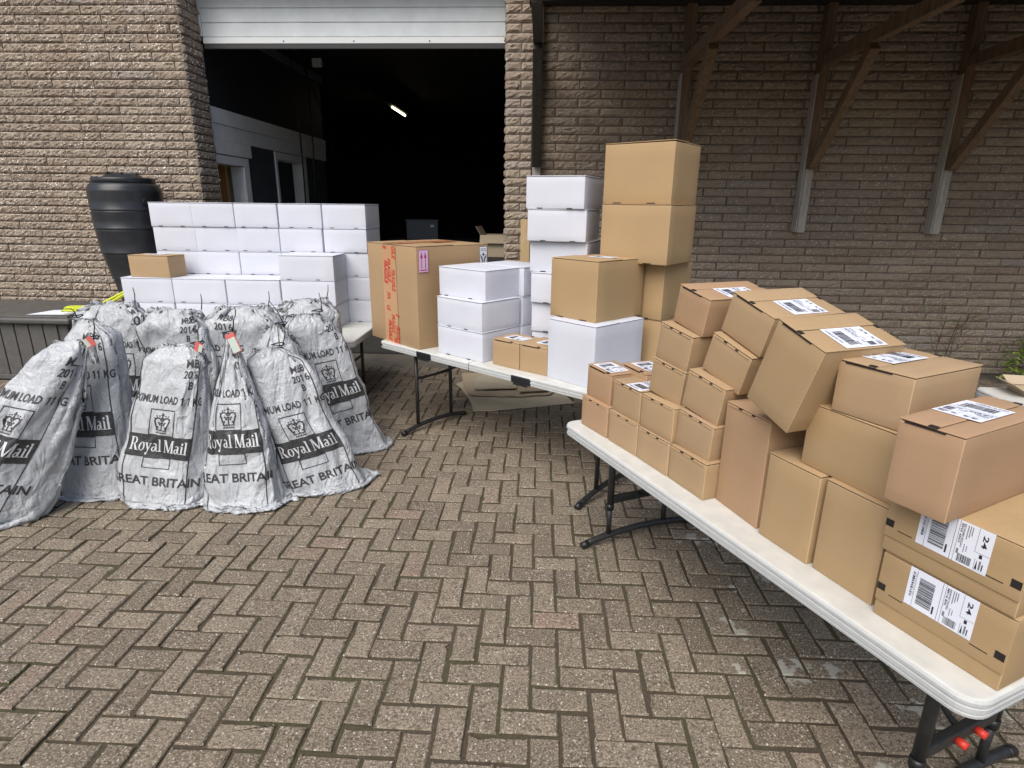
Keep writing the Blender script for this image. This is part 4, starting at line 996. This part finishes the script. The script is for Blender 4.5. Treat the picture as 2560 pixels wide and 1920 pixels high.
# ================================================================== MAIL SACKS
def crumple(P, seed, amp, sc):
    out = np.empty(len(P))
    for i, p in enumerate(P):
        v = Vector((p[0]*sc+seed*3.7, p[1]*sc, p[2]*sc*.8))
        out[i] = (1-2*abs(mnoise.noise(v)))*.6+(1-2*abs(mnoise.noise(v*2.3)))*.3
    return out*amp
def sim_sack(W, Hh, nf, nv, a, b, zfill, lean, neck, nr, seed, iters=170, jn=.9, ta=.3, tb=.45, EX=6, frill=.055, nw=None):
    nw = nr if nw is None else nw; NE = np.array((nw*1.02, nr*.8, .022))
    rs = np.random.RandomState(seed); N = 2*nf
    lx, lz = W/nf, Hh/nv
    lean = np.array(lean, float); neck = np.array(neck, float)
    jneck = int(nv*jn)
    ii = np.arange(N); fr = ii <= nf
    ph = np.where(fr, math.pi+math.pi*ii/nf, 2*math.pi+math.pi*(ii-nf)/nf)
    ex = 2/3.2
    cx = np.sign(np.cos(ph))*np.abs(np.cos(ph))**ex; cy = np.sign(np.sin(ph))*np.abs(np.sin(ph))**ex
    P = np.zeros((nv+1, N, 3))
    def axis(z): return np.outer(np.clip(z/neck[2], 0, 1.2)**1.25, lean)
    k1, k2, k3 = rs.rand(3)*6
    for j in range(nv+1):
        s = j*lz
        if s < b:
            f = s/b; P[j, :, 0] = cx*(W/2*(1-f)+a*1.08*f)*(1 if True else 0); P[j, :, 1] = cy*b*f*1.05; P[j, :, 2] = .012+.01*f
            if j == 0: P[0, :, 0] = np.where(fr, -W/2+W*ii/nf, W/2-W*(ii-nf)/nf)
        else:
            z = s-b
            if z < zfill: g_ = 1; h_ = z
            else:
                t = min(1, (j-(zfill+b)/lz)/max(1, jneck-(zfill+b)/lz)); g_ = 1-t**.8; h_ = zfill+(neck[2]-zfill)*min(1, t)
            q_ = min(1, h_/zfill); A_ = a*(1-ta*q_)*g_*1.04+nw*(1-g_); B_ = b*(1-tb*q_)*g_*1.04+nr*.7*(1-g_)
            pl = 1+.28*(1-g_)*np.sin(ph*7+k1+.5*np.sin(ph*3+k2))*(1 if j < jneck else 1.5)
            P[j, :, 0] = cx*A_*pl; P[j, :, 1] = cy*B_*pl; P[j, :, 2] = h_
            if j > jneck:
                u = (j-jneck)/(nv-jneck); P[j, :, 0] *= 1+(2.6*nr/nw)*u; P[j, :, 1] *= 1+2.6*u; P[j, :, 2] = neck[2]+frill*u*(1+.5*np.sin(ph*2+k3))
    ax = axis(P[..., 2].reshape(-1))
    # the axis leads to the neck
    P[..., 0] += ax[:, 0].reshape(P.shape[:2]); P[..., 1] += ax[:, 1].reshape(P.shape[:2])
    sm = rs.randn(nv+1, N, 3)
    for _ in range(10): sm = (sm+np.roll(sm, 1, 1)+np.roll(sm, -1, 1)+np.roll(sm, 1, 0)+np.roll(sm, -1, 0))/5
    P += sm*.16
    zz_ = P[..., 2]; pw = .024*np.clip(zz_*6, 0, 1)
    fold = np.sin(ph[None, :]*5+k1+zz_*6+1.5*np.sin(zz_*7+k2))*pw+np.sin(ph[None, :]*11+k3-zz_*9)*pw*.5
    P[..., 1] += fold*np.sign(cy)[None, :]; P[..., 0] += fold*.4*cx[None, :]
    Q = P.copy()
    dg = math.hypot(lx, lz)
    def solve(A, B, L, k):
        d = B-A; ln = np.sqrt((d*d).sum(-1, keepdims=True))+1e-9; c = d*(.5*k*(1-L/ln)); return c
    lumps = rs.rand(4)*6
    for it in range(iters):
        v = (P-Q)*.86; Q = P.copy(); P = P+v; P[..., 2] -= .00045
        for rep in range(3):
            for par in (0, 1):
                i0 = np.arange(par, N, 2); i1 = (i0+1) % N
                c = solve(P[:, i0], P[:, i1], lx, 1); P[:, i0] += c; P[:, i1] -= c
            for par in (0, 1):
                j0 = np.arange(par, nv, 2)
                c = solve(P[j0], P[j0+1], lz, 1); P[j0] += c; P[j0+1] -= c
            for par in (0, 1):
                j0 = np.arange(par, nv, 2)
                for s in (1, -1):
                    Bq = np.roll(P[j0+1], -s, 1); c = solve(P[j0], Bq, dg, .35); P[j0] += c; P[j0+1] -= np.roll(c, s, 1)
            # bending
            hm = (np.roll(P, 1, 1)+np.roll(P, -1, 1))/2; P[1:] += (hm-P)[1:]*.06
            vm = (P[:-2]+P[2:])/2; P[1:-1] += (vm-P[1:-1])*.035
            # contents push outwards
            z = P[..., 2]; axx = axis(z.reshape(-1)).reshape(nv+1, N, 2); X = P[..., 0]-axx[..., 0]; Y = P[..., 1]-axx[..., 1]
            zt = np.clip(z/zfill, 0, 1); cap = np.sqrt(np.clip(1-np.clip((z-(zfill-.05))/.05, 0, 1)**2, 0, 1))
            wob = 1+.05*np.sin(z*11+lumps[0])*np.sin(X*13+lumps[1])+.05*np.sin(z*19+X*9+lumps[2])
            Aa = a*(1-ta*zt)*cap*wob+1e-4; Bb = b*(1-tb*zt)*cap*wob+1e-4
            f = ((np.abs(X)/Aa)**EX+(np.abs(Y)/Bb)**EX)**(1/EX)+1e-9
            ins = (f < 1) & (z < zfill) & (np.arange(nv+1)[:, None]*lz > b*.8)
            k = np.where(ins, np.minimum(1/f, 1.25), 1)
            P[..., 0] = axx[..., 0]+X*k; P[..., 1] = axx[..., 1]+Y*k
            # tie
            for j in range(jneck-1, jneck+2):
                P[j, :, 0] += .5*(neck[0]+nw*cx-P[j, :, 0])
                r_ = (P[j]-neck)/NE; d = np.linalg.norm(r_, axis=1, keepdims=True); P[j] = np.where(d > 1, neck+r_/np.maximum(d, 1e-6)*NE, P[j])
            P[..., 2] = np.maximum(P[..., 2], .008)
            # bottom seam welded
            fi = np.arange(1, nf); bi = N-fi; m = (P[0, fi]+P[0, bi])/2; P[0, fi] = m; P[0, bi] = m
    return P
def sack_mesh(P, seed, amp=.0045, topc=0, nz=1, wl=.0075, hl=.0145):
    nv1, N = P.shape[:2]
    du = np.roll(P, -1, 1)-np.roll(P, 1, 1); dv = np.zeros_like(P); dv[1:-1] = P[2:]-P[:-2]; dv[0] = P[1]-P[0]; dv[-1] = P[-1]-P[-2]
    Nn = np.cross(du, dv); Nn /= np.linalg.norm(Nn, axis=-1, keepdims=True)+1e-9
    d = crumple(P.reshape(-1, 3), seed, amp, 9).reshape(nv1, N); d[0] *= .2
    rs = random.Random(seed*13+1); jj, ii = np.meshgrid(np.arange(nv1), np.arange(N), indexing='ij'); uu = ii*wl; vv = jj*hl; per = N*wl
    for _ in range(9):
        cu, cv = rs.uniform(0, per), rs.uniform(.35, 1.05); an = R(rs.gauss(90, 13)); L = rs.uniform(.18, .42); wd = rs.uniform(.010, .018); am = -rs.uniform(.010, .020); bend = rs.uniform(-.5, .5)
        du_ = (uu-cu+per/2) % per-per/2; dv_ = vv-cv; t_ = du_*math.cos(an)+dv_*math.sin(an); n_ = -du_*math.sin(an)+dv_*math.cos(an)+bend*t_*t_
        d = d+am*(np.exp(-np.abs(n_)/wd)-.45*np.exp(-np.abs(n_-2.2*wd)/(1.6*wd)))*np.clip(1-(t_/L)**2, 0, 1)
    for _ in range(52):
        cu, cv = rs.uniform(0, per), rs.uniform(.12, 1.05); an = R(rs.choice((rs.gauss(90, 16), rs.gauss(90, 16), rs.gauss(60, 20), rs.gauss(120, 20), rs.uniform(0, 180))))
        L = rs.uniform(.06, .30); wd = rs.uniform(.007, .020); am = rs.choice((1, 1, -1))*rs.uniform(.005, .015); bend = rs.uniform(-1.6, 1.6)
        du_ = (uu-cu+per/2) % per-per/2; dv_ = vv-cv
        t_ = du_*math.cos(an)+dv_*math.sin(an); n_ = -du_*math.sin(an)+dv_*math.cos(an)+bend*t_*t_
        side = np.where(n_ > 0, wd, wd*2.2)
        d = d+am*np.exp(-np.abs(n_)/side)*np.clip(1-(t_/L)**2, 0, 1)
    if topc:
        k = np.clip((P[..., 2]/nz-.74)/.16, 0, 1); d = d+crumple(P.reshape(-1, 3), seed+40, topc, 7.5).reshape(nv1, N)*k
    P = P+Nn*d[..., None]
    return P, Nn
def flat_decals(kind, rs):
    """printed design in flat sack metres: x from the front centre, y from the bottom seam"""
    out = []
    blk = lambda v, f: out.append((np.asarray(v, float), f, 0))
    def fr(x0, y0, x1, y1, t=.0042):
        for r_ in ((x0, y0, x1, y0+t), (x0, y1-t, x1, y1), (x0, y0+t, x0+t, y1-t), (x1-t, y0+t, x1, y1-t)): blk([(r_[0], r_[1]), (r_[2], r_[1]), (r_[2], r_[3]), (r_[0], r_[3])], [(0, 1, 2, 3)])
    year, let = kind
    for s, x, y, w, h in (("GREAT BRITAIN", -.235, .200, .47, .048), ("MAXIMUM LOAD", -.215, .60, .285, .034), ("KG", .15, .60, .055, .034), ("MB8", .075, .755, .085, .032), ("20", .07, .712, .042, .032), (year[3], .142, .712, .020, .032), (let, .105, .668, .02, .032)):
        v, f = text_in(s, x, y, w, h, .022); blk(v, f)
    for x, y, h in ((.095, .60, .034), (.120, .60, .034), (.122, .712, .032)): blk([(x, y), (x+.006, y), (x+.006, y+h), (x+.001, y+h), (x-.007, y+h*.80), (x-.007, y+h*.68), (x, y+h*.80)], [(0, 1, 2, 6), (2, 3, 6), (3, 4, 5, 6)])
    fr(-.07, .290, .07, .345); fr(-.07, .455, .07, .575)
    bx0, bx1, by0, by1 = -.17, .17, .345, .455
    out.append((np.array([(bx0, by0), (bx1, by0), (bx1, by1), (bx0, by1)]), [(0, 1, 2, 3)], 0))
    v, f = SERIF; w = .305; hcap = .062
    out.append((np.column_stack([v[:, 0]*w-.152, v[:, 1]*hcap+by0+.030]), f, 1))
    for pl in CROWN: blk([(x*.098-.049, y*.095+.466) for x, y in pl], [tuple(range(len(pl)))])
    for x in (-.165, .165):
        blk([(x, .0), (x+.0055, .0), (x+.0055, .93), (x, .93)], [(0, 1, 2, 3)])
    return out
def map_decals(P, Nn, W, Hh, nf, decals, xoff, yoff=0):
    nv = P.shape[0]-1; N = 2*nf; V = []; F = []; Mi = []
    for (v, f, mi) in decals:
        bm = bmesh.new(); vs_ = [bm.verts.new((p[0], p[1], 0)) for p in v]
        for q in f:
            try: bm.faces.new([vs_[i] for i in q])
            except ValueError: pass
        bmesh.ops.triangulate(bm, faces=bm.faces)
        for _ in range(7):
            es = [e for e in bm.edges if e.calc_length() > .0085]
            if not es: break
            bmesh.ops.subdivide_edges(bm, edges=es, cuts=1); bmesh.ops.triangulate(bm, faces=[q for q in bm.faces if len(q.verts) > 3])
        bm.verts.ensure_lookup_table(); bm.verts.index_update()
        X = np.array([q.co[:] for q in bm.verts])[:, :2]; o = len(V)
        u = (X[:, 0]+xoff+W/2)/W*nf; w = np.clip((X[:, 1]+yoff)/Hh*nv, 0, nv-1e-4)
        i0 = np.floor(u).astype(int); j0 = np.floor(w).astype(int); fu = (u-i0)[:, None]; fw = (w-j0)[:, None]
        A = P[j0, i0 % N]; B = P[j0, (i0+1) % N]; C_ = P[j0+1, (i0+1) % N]; D = P[j0+1, i0 % N]
        t1 = A+(B-A)*fu+(C_-B)*fw; t2 = A+(C_-D)*fu+(D-A)*fw       # the two triangles A B C, A C D
        Q = np.where(fw <= fu, t1, t2)
        n_ = (Nn[j0, i0 % N]*(1-fu)+Nn[j0, (i0+1) % N]*fu)*(1-fw)+(Nn[j0+1, i0 % N]*(1-fu)+Nn[j0+1, (i0+1) % N]*fu)*fw
        Q = Q+n_*(.0019 if mi == 0 else .0032)
        V += [tuple(q) for q in Q]
        for q in bm.faces: F.append(tuple(o+x.index for x in q.verts)); Mi.append(mi)
        bm.free()
    mb = MB(); mb.v = V; mb.f = F; mb.m = Mi; return mb
def mail_sack(lab, base, yaw, lean, neckz, seed, W=.66, Hh=1.24, yoff=.255, fr=.055, a=.215, b=.105, zfill=.78, tie=True, topc=0, nw=None, nr=.032, ta=.3, tb=.5, xoff=0, kind=("2016", "B"), tagged=None, tint=1.0, nf=44, nv=84, jn=.9, iters=150, neckoff=(0, 0), tail=(.02, -.02, .1)):
    zfill *= 1.0
    t = empty("mail_sack", (base[0], base[1], 0), R(yaw)); tag(t, lab, "mail sack", "grey mail sacks heaped in front of the left table")
    a *= .93; neck = (lean[0]+neckoff[0], lean[1]+neckoff[1], neckz)
    P = sim_sack(W, Hh, nf, nv, a, b, zfill, lean, neck, nr, seed, iters, jn, ta, tb, 6, fr, nw)
    P, Nn = sack_mesh(P, seed, .0065, topc, neckz, W/nf, Hh/nv)
    N = 2*nf; V = P.reshape(-1, 3); F = []
    for j in range(nv):
        for i in range(N):
            i2 = (i+1) % N; A_, B_, C_, D_ = j*N+i, j*N+i2, (j+1)*N+i2, (j+1)*N+i; F += [(A_, B_, C_), (A_, C_, D_)]
    mb = MB(); mb.v = [tuple(v) for v in V]; mb.f = F; mb.m = [0]*len(F)
    o = mb.build("sack_body", M['sack'], parent=t, smooth=True); o.color = (tint, tint, tint*1.01, 1)
    rs = random.Random(seed)
    pr = map_decals(P, Nn, W, Hh, nf, flat_decals(kind, rs), xoff, yoff).build("printing", [M['ink'], M['inkwhite']], parent=t, smooth=True)
    nk = Vector(neck)+Vector((max(0, (nw or 0)-.03)*(1 if neckoff[0] >= 0 else -1), 0, .004)); mb = MB(); nr = min(nr, .03)
    if tie: mb.tube([(nk.x+nr*1.15*math.cos(R(30*k)), nk.y+nr*1.15*math.sin(R(30*k)), nk.z+.003*math.sin(k)) for k in range(12)], .0035, 6, closed=True)
    e_ = nk+Vector((nr*.8, -nr*.8, 0)); tl = Vector(tail)
    mb.tube([e_, e_+tl*.5+Vector((.006, 0, .006)), e_+tl], [.0032, .0028, .002], 6); mb.build("cable_tie", M['blackplastic'], parent=t, smooth=True)
    if tagged:
        T = Matrix.Translation(nk+Vector((.02, -nr-.012, -.01))) @ Matrix.Rotation(R(tagged[0]), 4, 'Y') @ Matrix.Rotation(R(-12), 4, 'X')
        mb = MB(); mb.rbox(-.024, .024, -.001, .001, -.12*tagged[1], .0, .0008, 2, M4=T); mb.rbox(-.0225, .019, -.0018, -.001, -.117*tagged[1], -.012, .0004, 1, mi=1, M4=T)
        mb.rbox(-.026, .026, -.0022, .0016, -.012, .012, .001, 1, mi=0, M4=T)
        mb.build("luggage_tag", [M['tagred'], M['milky']], parent=t)
    return t
SACKS = [
 dict(lab="grey mail sack leaning over at the photo's left edge, printed 2014 near its top", base=(-2.94, 2.50), yaw=8, lean=(.58, .28), neckz=.92, seed=1, nw=.12, a=.165, ta=.36, W=.60, kind=("2014", "B"), zfill=0.88, xoff=-.05, neckoff=(.0, 0), tagged=(60, .28), tail=(.03, -.02, .11)),
 dict(lab="grey mail sack tucked behind the leaning one at the left, wordmark half covered", base=(-2.52, 2.94), yaw=2, lean=(.08, .14), neckz=.99, seed=2, zfill=0.93, nw=.075, a=.20, kind=("2016", "L"), xoff=.03, neckoff=(-.06, 0), tail=(-.02, -.01, .05)),
 dict(lab="grey mail sack in front with a red tag on its right shoulder, whole wordmark showing", base=(-2.10, 2.89), yaw=0, lean=(.15, .12), neckz=.87, seed=3, zfill=0.83, nw=.12, a=.23, xoff=-.03, neckoff=(.02, 0), tagged=(-70, .3), tail=(.03, -.01, .03)),
 dict(lab="grey mail sack with narrow pinched neck and big red and white tag, front centre", base=(-1.62, 2.89), yaw=4, lean=(-.03, .13), neckz=.93, seed=4, a=.21, zfill=.62, ta=.45, tb=.6, xoff=.0, tagged=(-25, .8), tail=(.02, -.01, .09)),
 dict(lab="grey mail sack leaning back left with a rounded top, right end of front row", base=(-1.24, 3.12), yaw=26, lean=(-.24, .16), neckz=.83, seed=5, nw=.085, a=.22, zfill=0.79, ta=.3, xoff=.02, jn=.94),
 dict(lab="grey mail sack at the heap's right end beside the table leg, top gathered open", base=(-1.27, 3.66), yaw=28, lean=(-.22, .08), neckz=.94, seed=6, nw=.12, a=.23, zfill=0.89, ta=.25, xoff=.05, kind=("2017", "B"), jn=.88, nr=.05, tail=(-.01, -.02, .12)),
 dict(lab="grey mail sack at the back left of the heap beside the storage box", base=(-2.66, 3.42), yaw=-4, lean=(.02, .08), neckz=1, seed=7, nw=.17, a=.255, nr=.05, fr=.09, tie=False, topc=.03, zfill=0.95, ta=.08, nf=36, nv=66, xoff=.1, jn=.89),
 dict(lab="grey mail sack at the back printed MB8 on its top right, second from the left", base=(-2.24, 3.42), yaw=0, lean=(.0, .06), neckz=0.97, seed=8, nw=.19, a=.255, nr=.05, fr=.09, tie=False, topc=.03, zfill=0.92, ta=.08, nf=36, nv=66, xoff=-.01, jn=.89),
 dict(lab="grey mail sack in the back row directly behind the narrow necked one", base=(-1.86, 3.50), yaw=5, lean=(.02, .05), neckz=0.98, seed=9, nw=.17, a=.255, nr=.05, fr=.09, tie=False, topc=.03, zfill=0.93, ta=.08, nf=36, nv=66, jn=.89, xoff=-.2),
 dict(lab="grey mail sack in the back row with a long black tie end sticking up", base=(-1.55, 3.34), yaw=8, lean=(-.03, .10), neckz=.90, seed=10, nw=.06, a=.17, zfill=.82, nf=36, nv=66, tail=(-.07, .0, .14), xoff=.2),
 dict(lab="grey mail sack at the back right, its crumpled top leaning on white cartons", base=(-1.60, 3.82), yaw=12, lean=(.02, .06), neckz=0.98, seed=11, nw=.16, a=.255, nr=.05, fr=.09, tie=False, topc=.03, zfill=0.93, ta=.08, nf=36, nv=66, jn=.89, xoff=-.25),
]
for k, s in enumerate(SACKS): mail_sack(tint=(1.04, 1.0, 1.06, 1.07, 1.06, 1.0, .97, .95, .96, .93, .92)[k], **s)
